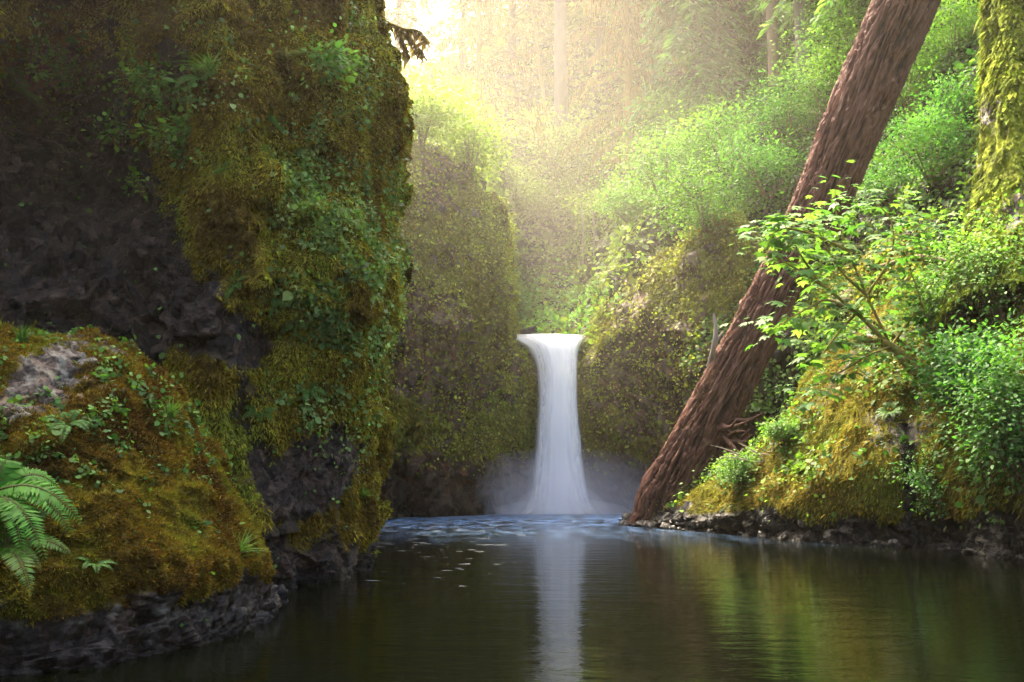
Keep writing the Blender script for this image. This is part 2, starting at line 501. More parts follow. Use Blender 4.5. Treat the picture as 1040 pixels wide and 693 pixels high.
# ---- foreground boulder ---------------------------------------------------
bc = np.array([-5.75, 11.0])
prof = [(-.5, 3.0), (.0, 3.05), (.35, 2.95), (.9, 2.82), (1.4, 2.55), (1.9, 2.3), (2.4, 1.95), (2.85, 1.5), (3.15, 1.0), (3.35, .5), (3.4, .05)]
bctrl = []
for z, r_ in prof:
    row = []
    for k in range(17):
        a = math.pi * (-.62 + 1.34 * k / 16) - math.pi * .5 + .5
        ry = 1.17 if math.sin(a) < 0 else 1.0
        row.append(np.array([bc[0] + r_ * math.cos(a), bc[1] + ry * r_ * math.sin(a) * (1 if z < 3 else 1), z]))
    bctrl.append(row)

def b_disp(p, n):
    d = .22 * fbm(p, 1.5, 4, 41) + .07 * facet(p, .7, 42) + .05 * facet(p, .22, 43) + .02 * facet(p, .09, 48) + .11 * fbm(p, .35, 3, 44)
    low = 1 - sstep(.2, .75, p[:, 2])
    d += low * (.16 * facet(p, .42, 46) - .16) + .02 * fbm(p, .06, 2, 47)
    return d

def b_moss(p, n):
    px, py, _ = project(p)
    m = .95 + .9 * fbm(p, .8, 5, 51, .7) + .15 * fbm(p, .15, 2, 52)
    for bx, by, br in [(75, 350, 26), (30, 395, 22), (110, 370, 20), (130, 555, 14), (60, 375, 16)]:
        m -= .34 * np.exp(-(((px - bx) ** 2 + (py - by) ** 2) / (2 * br * br)))
    m -= 1.1 * (1 - sstep(.25, .8, p[:, 2] + .25 * fbm(p, .5, 2, 1)))
    return np.clip(m, 0, 1)
surface('boulder', bctrl, 420, 520, b_disp, M_BOULD, b_moss, 'big moss and leaf covered boulder at the water edge in front of the left cliff', 'boulder', kind='thing', wetz=.9, smooth=False)

# ---- bowl wall behind the waterfall ---------------------------------------
#      px    Y     top z   (bulge)
W = [(300, 36.0, 17.5), (350, 39.0, 18.0), (385, 40.8, 18.2), (425, 42.2, 18.6), (462, 43.8, 18.2), (492, 46.2, 16.4), (515, 49.3, 13.2),
     (534, 50.4, 9.7), (547, 51.8, 9.4), (566, 52.3, 9.35), (584, 51.8, 9.4), (597, 50.2, 10.0), (612, 49.4, 11.4), (640, 48.2, 13.0), (680, 46.2, 14.8),
     (730, 44.0, 15.5), (785, 42.6, 14.0), (840, 40.5, 13.0), (900, 36.0, 12.5), (970, 32.0, 12)]
wctrl = []
for k, (t, off) in enumerate([(-.08, 1.6), (0.0, 1.5), (.10, 1.2), (.25, .1), (.45, -.6), (.65, -.4), (.80, .5), (.92, 2.0), (1.0, 4.2), (1.02, 6.5), (1.04, 10)]):
    row = []
    for (px, Y, tz) in W:
        gap = 534 <= px <= 597
        o_ = off * (.35 if gap else 1.0)
        if 760 < px < 860 and .1 < t < .6: o_ += 3.2 * math.sin((t - .1) / .5 * math.pi)
        pxx = px
        if px == 534: pxx = 517 if t > .9 else 535
        if px == 597: pxx = 602 if t > .9 else 590
        if px == 515 and t > .7: pxx = 510 + 10 * math.sin((t - .7) / .3 * math.pi)
        if px == 492 and t > .6: pxx = 505
        row.append(PZ(pxx, Y + o_, (-.9 if k == 0 else t * tz)))
    wctrl.append(row)

def w_disp(p, n):
    away = sstep(1.2, 3.5, np.abs(p[:, 0] - 2.6))
    d = (.9 * fbm(p, 5, 4, 61) + .7 * fbm(vert(p), 1.6, 3, 62)) * (.08 + .92 * away)
    d += (.55 * facet(p, 1.5, 63) + .12 * facet(p, .45, 64)) * (.12 + .88 * away)
    return d
def w_moss(p, n):
    px, py, _ = project(p)
    m = .74 + .5 * fbm(p, 2.4, 4, 71) + .3 * fbm(p, .6, 2, 72)
    for bx, by, bw, bh in [(460, 380, 50, 30), (655, 400, 38, 42), (690, 380, 30, 40), (430, 330, 20, 30), (455, 170, 22, 30), (430, 500, 60, 26), (640, 490, 60, 20), (790, 400, 50, 60), (640, 330, 18, 30)]:
        m -= .6 * np.exp(-((px - bx) ** 2 / (2 * bw * bw) + (py - by) ** 2 / (2 * bh * bh)))
    m += 1.2 * np.exp(-((px - 600) / 16) ** 2 - ((py - 330) / 16) ** 2)
    m -= .7 * (1 - sstep(1.2, 3.2, p[:, 2] + .8 * fbm(p, 1.8, 2, 1)))
    return np.clip(m, 0, 1)
surface('rock_wall', wctrl, 340, 820, w_disp, M_BACK, w_moss, 'mossy curved rock bowl behind and on both sides of the waterfall', 'cliff', wetz=2.4)

# ---- hillsides ------------------------------------------------------------
def loft(pxs, rows):
    """rows: list of (list of py or z-None, list of Y)"""
    return [[P(px, py, Y) for px, py, Y in zip(pxs, pys, Ys)] for pys, Ys in rows]

hp = [300, 360, 410, 450, 490, 520, 550, 590, 640, 700, 760, 840]
# valley behind the lip
hrows = [
 ([345, 345, 345, 345, 348, 356, 358, 357, 345, 340, 335, 330], [48, 48, 48, 49, 50, 51, 51.5, 51, 49, 47, 45, 44]),
 ([180, 175, 170, 165, 215, 340, 345, 343, 268, 236, 238, 250], [52, 51, 50, 50.5, 51.5, 54, 54.5, 54.5, 52, 50, 48, 46]),
 ([150, 150, 152, 150, 178, 314, 320, 316, 252, 218, 206, 200], [56, 55, 54, 54, 54, 58, 59, 58, 54, 52, 50, 48]),
 ([140, 140, 142, 138, 160, 262, 275, 268, 215, 180, 165, 150], [62, 61, 60, 60, 59, 63, 64, 63, 58, 56, 54, 52]),
 ([125, 125, 128, 122, 130, 190, 200, 190, 160, 130, 115, 100], [70, 69, 68, 67, 66, 68, 69, 69, 65, 62, 60, 58]),
 ([105, 105, 108, 100, 95, 120, 120, 110, 95, 75, 60, 40], [80, 79, 78, 77, 76, 76, 76, 76, 74, 71, 68, 66]),
 ([80, 78, 80, 70, 60, 55, 45, 35, 25, 5, -10, -30], [95, 93, 92, 90, 88, 87, 87, 87, 85, 82, 79, 76]),
 ([60, 60, 64, 60, 45, 20, 0, -20, -40, -60, -70, -90], [112, 110, 108, 106, 104, 102, 102, 100, 98, 95, 92, 88]),
]
def h_disp(p, n): return (1 - .9 * np.exp(-((p[:, 0] - 2.4) / 2.6) ** 2) * (p[:, 1] < 56) * (p[:, 2] < 12)) * (.9 * fbm(p, 6, 4, 81) + 1.5 * np.abs(fbm(p, 2.6, 3, 84)) + .5 * np.abs(fbm(p, 1.0, 2, 85)) - .6)
def h_moss(p, n): return np.clip(.62 + .6 * fbm(p, 3, 4, 83), 0, 1)
surface('hillside', loft(hp, hrows), 260, 420, h_disp, M_SOIL, h_moss, 'steep forested slope rising behind the top of the waterfall', 'hillside', wetz=-5)

rp = [700, 760, 820, 880, 940, 1000, 1070, 1160, 1300]
rrows = [
 ([420] * 9, [44, 42, 40, 36, 31.5, 28, 25, 22, 19]),
 ([300, 300, 310, 320, 310, 290, 280, 280, 280], [46, 44, 42, 38.5, 34, 30, 27, 24, 21]),
 ([235, 235, 240, 240, 230, 210, 200, 200, 200], [49, 47, 44, 40, 35.5, 31.5, 28, 25, 22]),
 ([185, 170, 165, 160, 150, 130, 120, 110, 100], [54, 50, 47, 43, 39, 34.5, 31, 28, 24]),
 ([130, 100, 90, 80, 70, 50, 30, 10, 0], [60, 56, 52, 48, 43, 38, 34, 30, 27]),
 ([60, 30, 15, 0, -15, -40, -60, -80, -100], [68, 63, 58, 54, 49, 44, 39, 35, 32]),
 ([-30, -60, -80, -100, -120, -140, -170, -200, -220], [78, 74, 68, 63, 58, 52, 47, 42, 38]),
]
surface('hillside_right', loft(rp, rrows), 240, 360, h_disp, M_SOIL, h_moss, 'overgrown slope with shrubs behind the leaning trunk on the right', 'hillside', wetz=-5)

# ---- right bank -----------------------------------------------------------
bk = [(640, 35.5, 531), (672, 33.2, 515), (705, 31.2, 497), (745, 29.2, 468), (790, 27.0, 430), (835, 25.6, 375), (875, 24.6, 325), (912, 24.0, 300),
      (924, 23.9, 294), (938, 23.6, 285), (975, 22.4, 262), (1015, 20.6, 240), (1060, 18.8, 235), (1130, 16.4, 240), (1250, 13.5, 240)]
kctrl = []
for k, (t, off) in enumerate([(-.1, 0), (0, 0), (.06, .1), (.16, -.25), (.3, -.3), (.48, .3), (.66, 1.2), (.83, 2.3), (.95, 3.6), (1.0, 4.6), (1.0, 7), (.96, 12)]):
    row = []
    for (px, Y, tp) in bk:
        sl = .35 + .65 * min(1, (px - 640) / 160)
        Yt = Y + 4.6 * sl
        tz = py2z(tp, Yt)
        row.append(PZ(px - (6 if px == 640 else 0), Y + off * sl, (-.8 if k == 0 else max(t * tz, 0.0 if k > 1 else -.02))))
    kctrl.append(row)
def k_disp(p, n):
    rib = 1 - np.abs(fbm(vert(p), 1.8, 3, 93))
    d = .45 * fbm(p, 3, 4, 91) + .3 * (rib - .7) + .13 * fbm(p, .7, 3, 92)
    low = 1 - sstep(.3, 1.0, p[:, 2])
    return d + low * (.25 * facet(p, .6, 94) + .1 * facet(p, .25, 95))
def k_moss(p, n):
    px, py, _ = project(p)
    m = .75 + .5 * fbm(p, 1.5, 4, 96)
    m -= 1.1 * (1 - sstep(.35, 1.0, p[:, 2] + .4 * fbm(p, 1.2, 2, 1)))
    m -= .35 * np.exp(-((px - 922) / 7) ** 2) * (py > 430)
    return np.clip(m, 0, 1)
surface('bank', kctrl, 330, 560, k_disp, M_BANK, k_moss, 'golden mossy bank sloping down to the pool on the right', 'bank', wetz=1.3)

# ---- unseen wall behind the camera, added and sized to cut sky light ----------------------------------
gpts = [(-9, 9.5), (-10.5, 2), (-11, -6), (-7, -15), (3, -19), (12, -14), (14.5, -4), (13.5, 6), (15, 13)]
gctrl = [[np.array([x * (1 + .012 * z), y * (1 + (.012 * z if y < 0 else 0)), z]) for x, y in gpts] for z in (-1, 0, 1, 2.5, 4, 5.5, 6.5)]
surface('sky_block_wall', gctrl, 90, 200, lambda p, n: .8 * fbm(p, 4, 4, 120) + .3 * facet(p, 1.2, 121), M_CLIFF, lambda p, n: np.clip(.6 + .5 * fbm(p, 2, 3, 122), 0, 1), 'unseen mossy wall added on the near side to hold back sky light', 'cliff')

# ---- pool bed / ground far below and the water ---------------------------
def sheet(name, x0, x1, y0, y1, z, nx, ny, mat, **kw):
    xs = np.linspace(x0, x1, nx); ys = np.linspace(y0, y1, ny)
    X, Y = np.meshgrid(xs, ys); V = np.stack([X.ravel(), Y.ravel(), np.full(X.size, z)], 1)
    i = (np.arange(ny - 1)[:, None] * nx + np.arange(nx - 1)[None, :]).ravel()
    return mesh(name, V, np.stack([i, i + 1, i + nx + 1, i + nx], 1), 4, mat, **kw)
gr = sheet('ground', -160, 160, -60, 260, -1.2, 2, 2, M_SOIL, attrs={'moss': np.zeros(4), 'wet': np.ones(4)})
tag(gr, 'dark ground under and around the pool', 'ground', kind='structure')

m, nt, out = newmat('pool_water')
co = N(nt, 'TexCoord').outputs['Object']
mp = N(nt, 'Mapping'); L(nt, co, mp.inputs[0]); mp.inputs['Scale'].default_value = (.55, 1.5, 1)
na = noise(nt, mp.outputs[0], 1.1, 4, .6); nb = noise(nt, mp.outputs[0], 5.5, 3, .6)
# agitated towards the fall
sep = N(nt, 'SeparateXYZ'); L(nt, co, sep.inputs[0])
ag = N(nt, 'MapRange', interpolation_type='SMOOTHSTEP'); L(nt, sep.outputs[1], ag.inputs[0]); ag.inputs[1].default_value = 22; ag.inputs[2].default_value = 47
mp2 = N(nt, 'Mapping'); L(nt, co, mp2.inputs[0]); mp2.inputs['Scale'].default_value = (1.1, .32, 1)
nf = noise(nt, mp2.outputs[0], 1.6, 6, .7)
hsum = N(nt, 'Math', operation='MULTIPLY_ADD'); L(nt, nb, hsum.inputs[0]); hsum.inputs[1].default_value = .30; L(nt, na, hsum.inputs[2])
bs = N(nt, 'MapRange'); L(nt, ag.outputs[0], bs.inputs[0]); bs.inputs[3].default_value = .12; bs.inputs[4].default_value = .9
b = N(nt, 'Bump'); L(nt, bs.outputs[0], b.inputs['Strength']); b.inputs['Distance'].default_value = .12; hs3 = N(nt, 'Math', operation='MULTIPLY_ADD'); nag = N(nt, 'Math', operation='MULTIPLY'); L(nt, nf, nag.inputs[0]); L(nt, ag.outputs[0], nag.inputs[1]); L(nt, nag.outputs[0], hs3.inputs[0]); hs3.inputs[1].default_value = 2.0; L(nt, hsum.outputs[0], hs3.inputs[2]); L(nt, hs3.outputs[0], b.inputs['Height'])
p = N(nt, 'BsdfPrincipled')
aer = N(nt, 'Math', operation='MULTIPLY'); L(nt, ag.outputs[0], aer.inputs[0]); L(nt, ramp(nt, nf, [(.42, (.05, .05, .05)), (.62, (1, 1, 1))]), aer.inputs[1])
L(nt, mixc(nt, aer.outputs[0], (.0012, .0018, .0006), (.15, .26, .46)), p.inputs['Base Color'])
p.inputs['IOR'].default_value = 1.16; p.inputs['Roughness'].default_value = .10
rr = N(nt, 'MapRange'); L(nt, ag.outputs[0], rr.inputs[0]); rr.inputs[3].default_value = .07; rr.inputs[4].default_value = .3
L(nt, rr.outputs[0], p.inputs['Roughness'])
L(nt, b.outputs[0], p.inputs['Normal']); L(nt, p.outputs[0], out.inputs[0])
M_WATER = m
wt = sheet('water', -60, 60, -20, 58, 0, 2, 2, M_WATER)
tag(wt, 'calm dark green pool below the waterfall', 'pool', kind='structure')

# ================================================================== WATERFALL
def water_white(name, base, soft, thr):
    m, nt, out = newmat(name)
    s_ = N(nt, 'Attribute', attribute_name='s'); t_ = N(nt, 'Attribute', attribute_name='t')
    cb = N(nt, 'CombineXYZ'); L(nt, s_.outputs['Fac'], cb.inputs[0]); L(nt, t_.outputs['Fac'], cb.inputs[1])
    mp = N(nt, 'Mapping'); L(nt, cb.outputs[0], mp.inputs[0]); mp.inputs['Scale'].default_value = (6, .7, 1)
    n1 = noise(nt, mp.outputs[0], 1.6, 5, .6)
    # opacity: full in the middle, thinning into separate streaks at the margins
    ab = N(nt, 'Math', operation='ABSOLUTE'); L(nt, s_.outputs['Fac'], ab.inputs[0])
    ed = N(nt, 'MapRange', interpolation_type='SMOOTHSTEP'); L(nt, ab.outputs[0], ed.inputs[0])
    ed.inputs[1].default_value = soft; ed.inputs[2].default_value = 1.0; ed.inputs[3].default_value = 1.25; ed.inputs[4].default_value = -.55
    ad = N(nt, 'Math', operation='ADD', use_clamp=True); L(nt, ed.outputs[0], ad.inputs[0])
    n2 = N(nt, 'Math', operation='MULTIPLY_ADD'); L(nt, n1, n2.inputs[0]); n2.inputs[1].default_value = 1.1; n2.inputs[2].default_value = thr
    L(nt, n2.outputs[0], ad.inputs[1])
    rgh = N(nt, 'Attribute', attribute_name='thin')
    al = N(nt, 'Math', operation='MULTIPLY', use_clamp=True); L(nt, ad.outputs[0], al.inputs[0]); L(nt, rgh.outputs['Fac'], al.inputs[1])
    d = N(nt, 'BsdfDiffuse'); d.inputs[0].default_value = (*base, 1)
    tr = N(nt, 'BsdfTranslucent'); tr.inputs[0].default_value = (*base, 1)
    mx = N(nt, 'MixShader'); mx.inputs[0].default_value = .4; L(nt, d.outputs[0], mx.inputs[1]); L(nt, tr.outputs[0], mx.inputs[2])
    tp = N(nt, 'BsdfTransparent')
    m2 = N(nt, 'MixShader'); L(nt, al.outputs[0], m2.inputs[0]); L(nt, tp.outputs[0], m2.inputs[1]); L(nt, mx.outputs[0], m2.inputs[2])
    L(nt, m2.outputs[0], out.inputs[0])
    return m
M_FALL = water_white('falling_water', (.97, .975, .985), .55, -.3)
M_VEIL = water_white('water_veil', (.95, .96, .99), .0, -.62)
fx = PZ(566, 50, 5)[0]
fall = root('waterfall', (fx, 50.2, 0), 'tall white silky waterfall pouring from the notch in the rock bowl into the pool', 'waterfall')
def fall_sheet(name, mat, tz, half, cx, yy, bulge, nt_=120, ns=60, thin0=1., seed=0, thinf=None):
    """tz: heights; half: half widths; cx: centre shift; yy: distance"""
    t = np.linspace(0, 1, nt_)
    cp = lambda a: catmull(np.array(a, float).reshape(-1, 1), nt_)[:, 0]
    Z, H, X, Yc = cp(tz), cp(half), cp(cx), cp(yy)
    s = np.linspace(-1, 1, ns)
    S, T = np.meshgrid(s, t)
    x = X[:, None] + H[:, None] * S
    zf = Z[:, None] + 0 * S
    y = Yc[:, None] - bulge * np.sqrt(np.maximum(0, 1 - S ** 2)) * np.minimum(1, H[:, None] * .8)
    V = np.stack([x, y, zf], 2).reshape(-1, 3)
    fl = fbm(np.stack([S.ravel() * 6, T.ravel() * 1.2, np.full(S.size, seed)], 1), 1, 3, seed)
    V[:, 1] += .05 * fl
    V -= np.array(fall.location)
    i = (np.arange(nt_ - 1)[:, None] * ns + np.arange(ns - 1)[None, :]).ravel()
    th = np.ones(S.size) * thin0 if thinf is None else thinf(S.ravel(), T.ravel())
    return mesh(name, V, np.stack([i, i + 1, i + ns + 1, i + ns], 1), 4, mat, fall,
                attrs={'s': S.ravel(), 't': T.ravel() * 6 + seed * 3.7, 'thin': th}, smooth=True)
m2px = 50 * math.cos(TH) / F + .0
def hw(px): return px * 51.0 / F
zs = [9.75, 9.4, 8.85, 8.0, 6.8, 5.4, 4.0, 2.6, 1.2, .3, 0.02]
def cxs(pxs): return [PZ(a, 50, 5)[0] for a in pxs]
lipY = [51.6, 50.9, 50.4, 50.1, 49.9, 49.7, 49.55, 49.45, 49.3, 49.2, 49.1]
fall_sheet('main_curtain', M_FALL, zs, [hw(a) for a in (45, 42, 31, 25, 23, 23, 25, 28, 32, 38, 46)],
           cxs([558, 558, 562, 565, 566, 566, 566, 566, 566, 566, 566]), lipY, 1.0, seed=1, thinf=lambda s, t: .50 + .5 * sstep(.02, .17, t) + .4 * (np.abs(s) > .8) * (t < .1))
fall_sheet('veil', M_VEIL, [9.66, 9.36] + zs[2:], [hw(a) for a in (47, 45, 36, 30, 29, 31, 34, 39, 46, 56, 68)],
           cxs([557, 558, 562, 565, 566, 566, 566, 566, 566, 567, 568]), [v - .35 for v in lipY], 1.2, seed=2, thin0=.75)
fall_sheet('veil', M_VEIL, [9.62, 9.3] + zs[2:], [hw(a) for a in (44, 42, 36, 32, 33, 37, 42, 48, 57, 68, 80)],
           cxs([557, 558, 562, 565, 566, 566, 566, 566, 566, 567, 568]), [v + .3 for v in lipY], .8, seed=3, thin0=.5)
# stream on top running to the lip
fall_sheet('lip_stream', M_FALL, [9.9, 9.86, 9.83, 9.8, 9.78, 9.75], [2.2, 2.1, 2.05, 2.0, 2.0, 2.0], cxs([560] * 6), [57, 55.5, 54.2, 53.2, 52.3, 51.6], .0, 40, 40, seed=5,
           thinf=lambda s, t: .30 + 0 * s)

# ---- mist ----------------------------------------------------------------
def volume_mat(name, col, dens, aniso=0.):
    m, nt, out = newmat(name)
    v = N(nt, 'VolumePrincipled'); v.inputs['Color'].default_value = (*col, 1); v.inputs['Density'].default_value = dens
    v.inputs['Anisotropy'].default_value = aniso
    L(nt, v.outputs[0], out.inputs['Volume']); return m
def ellipsoid(name, c, r, mat, label):
    n1, n2 = 24, 40
    a = np.linspace(0, math.pi, n1); b_ = np.linspace(0, 2 * math.pi, n2, endpoint=False)
    A, B = np.meshgrid(a, b_, indexing='ij')
    V = np.stack([c[0] + r[0] * np.sin(A) * np.cos(B), c[1] + r[1] * np.sin(A) * np.sin(B), c[2] + r[2] * np.cos(A)], 2).reshape(-1, 3)
    i = np.arange(n1 - 1)[:, None] * n2; j = np.arange(n2)[None, :]
    q = np.stack([i + j, i + n2 + j, i + n2 + (j + 1) % n2, i + (j + 1) % n2], -1).reshape(-1, 4)
    o = mesh(name, V, q, 4, mat)
    return tag(o, label, 'mist', 'spray at the foot of the waterfall', 'stuff')
M_MIST = volume_mat('spray', (.90, .91, 1.0), .045)
M_MIST2 = volume_mat('spray_core', (.98, .985, 1.0), .28)
for k_, (s_, lb_) in enumerate([(1.0, 'wide thin veil of bluish spray drifting low over the pool'), (.8, 'thin bluish spray inside the wide veil at the foot of the fall'), (.62, 'bluish spray rising round the foot of the waterfall'), (.46, 'thicker spray close round the foot of the waterfall')]):
    ellipsoid('mist', (fx + .2, 48.4, .0), (8.5 * s_, 2.8 * s_, 3.4 * s_ ** .7), M_MIST, lb_)
ellipsoid('mist', (fx + .1, 48.6, .0), (3.7, 1.6, .8), M_MIST2, 'white spray spreading low where the waterfall strikes the pool')
ellipsoid('mist', (fx + .1, 48.6, .0), (2.5, 1.3, 1.6), M_MIST2, 'dense white spray at the very foot of the waterfall')
# sunlit mist hanging in the upper gorge
M_GM = volume_mat('gorge_mist', (1.0, .93, .78), .00095, .2)
for k_, (s_, lb_) in enumerate([(1.45, 'outermost thin golden mist over the whole upper gorge'), (1.2, 'thin golden mist inside the outermost one'), (.98, 'golden mist over the left rock wall and the valley'), (.76, 'bright golden mist above the notch of the waterfall'), (.52, 'brightest heart of the golden mist below the sky gap')]):
    o_ = ellipsoid('mist', P(495, 190, 53), (12.5 * s_, 19 * s_, 13 * s_), M_GM, lb_)
    o_['group'] = 'golden mist in the upper gorge'

# ================================================================== GROUND COVER AND MOSS (uncountable)
def blobs(p, lst, base=0.):
    px, py, _ = project(p); m = np.full(len(p), base)
    for bx, by, bw, bh, a in lst:
        m += a * np.exp(-((px - bx) ** 2 / (2 * bw * bw) + (py - by) ** 2 / (2 * bh * bh)))
    return m
def mossat(nm):
    f = {'cliff': left_moss, 'boulder': b_moss, 'rock_wall': w_moss, 'bank': k_moss, 'hillside': h_moss, 'hillside_right': h_moss}[nm]
    return f
GOLD = [(.06, .034, .007), (.17, .11, .013), (.28, .22, .02), (.32, .31, .03), (.19, .24, .03)]
RUST = [(.04, .018, .006), (.11, .052, .010), (.19, .11, .014), (.23, .19, .02), (.14, .16, .018)]
OLIVE = [(.12, .08, .015), (.26, .20, .03), (.33, .30, .045), (.25, .31, .045)]
LIME = [(.10, .10, .012), (.20, .22, .016), (.26, .32, .02)]
FRESH = [(.04, .10, .02), (.08, .18, .03), (.14, .25, .04)]
BLUEG = [(.06, .11, .025), (.12, .21, .045), (.23, .34, .10)]
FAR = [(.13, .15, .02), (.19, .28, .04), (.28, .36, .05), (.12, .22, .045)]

tufts('moss', 'cliff', 2600, .05, GOLD, lambda p, n: sstep(.35, .75, mossat('cliff')(p, n)), 'brown and gold moss hanging over the left cliff face', 3, down=.9, outw=.7, psize=1.1)
tufts('moss', 'boulder', 12000, .024, RUST, lambda p, n: sstep(.35, .7, mossat('boulder')(p, n)), 'rusty brown moss coating the big boulder', 4, down=.2, outw=1.0, psize=.55, width=.4)
tufts('moss', 'rock_wall', 130, .20, OLIVE, lambda p, n: sstep(.4, .8, mossat('rock_wall')(p, n)), 'olive moss on the rock bowl round the waterfall', 5, down=.9, psize=3)
tufts('moss', 'bank', 420, .085, [(.07, .045, .008), (.17, .115, .012), (.23, .18, .016), (.16, .19, .02)], lambda p, n: sstep(.35, .7, mossat('bank')(p, n)), 'golden moss curtain over the right bank', 6, down=.8, psize=1.6)

cover('creeper_leaves', 'cliff', 800, .062, BLUEG, lambda p, n: np.clip(blobs(p, [(350, 290, 34, 70, 1.0), (335, 160, 20, 60, .55), (310, 420, 22, 20, .5), (360, 200, 20, 70, .6), (165, 95, 32, 34, .35), (190, 140, 14, 25, .4), (30, 70, 40, 40, .35), (250, 60, 25, 30, .2), (305, 240, 18, 60, .35), (350, 90, 16, 50, .35)], .006)
      * sstep(-.1, .25, fbm(p, .5, 3, 33)), 0, 1), 'small pale green leaves growing in sheets down the left cliff', 13, psize=.7, tpl='leaf', width=.85, lift=.16)
cover('ground_leaves', 'boulder', 1700, .04, FRESH, lambda p, n: np.clip(blobs(p, [(70, 400, 60, 45, .8), (150, 420, 50, 40, .5), (190, 470, 20, 50, .35), (40, 470, 40, 30, .5)], 0.) * sstep(-.05, .3, fbm(p, .22, 3, 34)), 0, 1),
      'small round green leaves dotted over the top of the boulder', 14, psize=.3, tpl='round', lift=.05, spread=.02)
cover('hanging_leaves', 'rock_wall', 260, .13, [(.17, .17, .02), (.28, .31, .04), (.38, .41, .06)], lambda p, n: np.clip(.14 + blobs(p, [(495, 330, 22, 70, .8), (420, 330, 30, 60, .35), (620, 300, 30, 20, .6), (690, 300, 40, 30, .5), (450, 130, 50, 20, .9), (510, 200, 20, 40, .6), (400, 200, 14, 80, .4), (600, 390, 10, 30, .5)])
      * sstep(-.05, .25, fbm(p, 2.2, 4, 35)), 0, 1) * sstep(1.8, 3.4, p[:, 2]) * (1 - (np.abs(p[:, 0] - 2.4) < 2.3) * (p[:, 2] > 8.6)), 'yellow green plants clinging in patches to the rock bowl', 15, psize=2.5, lift=.3, spread=.15)
cover('bank_leaves', 'bank', 150, .12, FRESH + [(.16, .26, .03)], lambda p, n: np.clip(sstep(-.15, .3, n[:, 2] - .35) * .8 + .5 * blobs(p, [(1000, 470, 50, 60, 1), (960, 330, 60, 40, 1.2), (900, 360, 50, 40, .8), (770, 490, 60, 20, .3)]), 0, 1)
      * sstep(-.3, .25, fbm(p, 1.1, 3, 36)) * sstep(.5, 1.0, p[:, 2]), 'fresh green leaves and herbs over the shoulder of the right bank', 16, psize=1.2, lift=.2, spread=.08)
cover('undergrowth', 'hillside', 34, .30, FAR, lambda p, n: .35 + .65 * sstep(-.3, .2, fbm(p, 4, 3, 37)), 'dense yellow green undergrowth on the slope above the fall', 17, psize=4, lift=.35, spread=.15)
cover('undergrowth', 'hillside_right', 70, .20, FRESH + [(.12, .16, .03)], lambda p, n: .25 + .75 * sstep(-.25, .2, fbm(p, 2.6, 3, 38)), 'bright green undergrowth on the slope behind the leaning trunk', 18, psize=2.5, lift=.3, spread=.12)
mp_, mn_ = scatter('hillside', 40, lambda p, n: np.clip(blobs(p, [(560, 315, 38, 16, 1.3)]), 0, 1), 19)
r = np.random.RandomState(3)
tag(leaves('herb_meadow', mp_ + UP * r.rand(len(mp_), 1) * .7, rnd(len(mp_), r) + UP * .6, UP + rnd(len(mp_), r) * .5, .28, .7, palette(mp_, [(.18, .40, .08), (.28, .52, .13)], 1.5, 4), 'leaf'),
    'low bright green herbs on the flat ground just above the waterfall', 'herbs', None, 'stuff')
# dead twigs and fallen needles caught on the slopes
tufts('dead_needles', 'hillside', 3, .45, [(.10, .06, .03), (.20, .12, .06)], lambda p, n: sstep(.0, .4, fbm(p, 5, 3, 39)), 'brown dead needles and twigs over the slope', 20, width=.12, psize=3, outw=.8, cat='dead needles')

# ================================================================== PLANTS AS THINGS
ALLN = ['cliff', 'boulder', 'rock_wall', 'hillside', 'hillside_right', 'bank']

def shrub(px, py, w, h, label, cols, n=1500, leaf=.12, Y=None, on=None, tpl='rhomb', ncl=26, name='shrub', cat='shrub', group=None, seed=0, flat=.55, stemmat=None, out=.5, size_px=True, tiers=False):
    r = np.random.RandomState(seed * 13 + int(px) * 7 + int(py))
    if Y is not None: b = P(px, py, Y); nn = np.array([0, -.5, .8])
    else: b, nn = hit(px, py, on or ALLN)
    d = project(b[None])[2][0]
    if size_px: w, h = w / F * d, h / F * d
    R = root(name, b, label, cat, group)
    # clump centres in an uneven mass leaning outward
    c = rnd(ncl, r) * (r.rand(ncl, 1) ** .45) * np.array([w * .5, w * .4, h * .5])
    c[:, 2] += h * .55; c += nn * out * w * .25
    c[:, 2] = np.maximum(c[:, 2], -.05 * h)
    cs = r.lognormal(0, .35, ncl) * min(w, h) * .19
    k = r.choice(ncl, n, p=(cs ** 2) / (cs ** 2).sum())
    o = r.normal(0, 1, (n, 3)) * cs[k][:, None] * np.array([1, 1, flat])
    pos = c[k] + o
    dr = norm(o + rnd(n, r) * cs[k][:, None] * .9) + UP * r.normal(-.1, .25, (n, 1))
    nm = UP * .8 + norm(c[k] - np.array([0, 0, h * .3])) * .35 + norm(o) * .5 + rnd(n, r) * .4
    leaves('foliage', pos, dr, nm, leaf * np.exp(r.normal(0, .25, n)), .62, palette(pos + b, cols, max(w, h) * .35, seed, .22, r), tpl, M_LEAF, R)
    st = []
    for j in r.choice(ncl, min(ncl, 9), replace=False):
        e = c[j]; mid = e * .5 + rnd(1, r)[0] * w * .06 + np.array([0, 0, h * .05])
        st.append(([np.zeros(3) - nn * .1, mid, e], [w * .012 + .012, w * .008 + .008, .004]))
    tubes('stem', st, stemmat or M_BARKB, R, seg=5, sub=4, rough=.1)
    return R

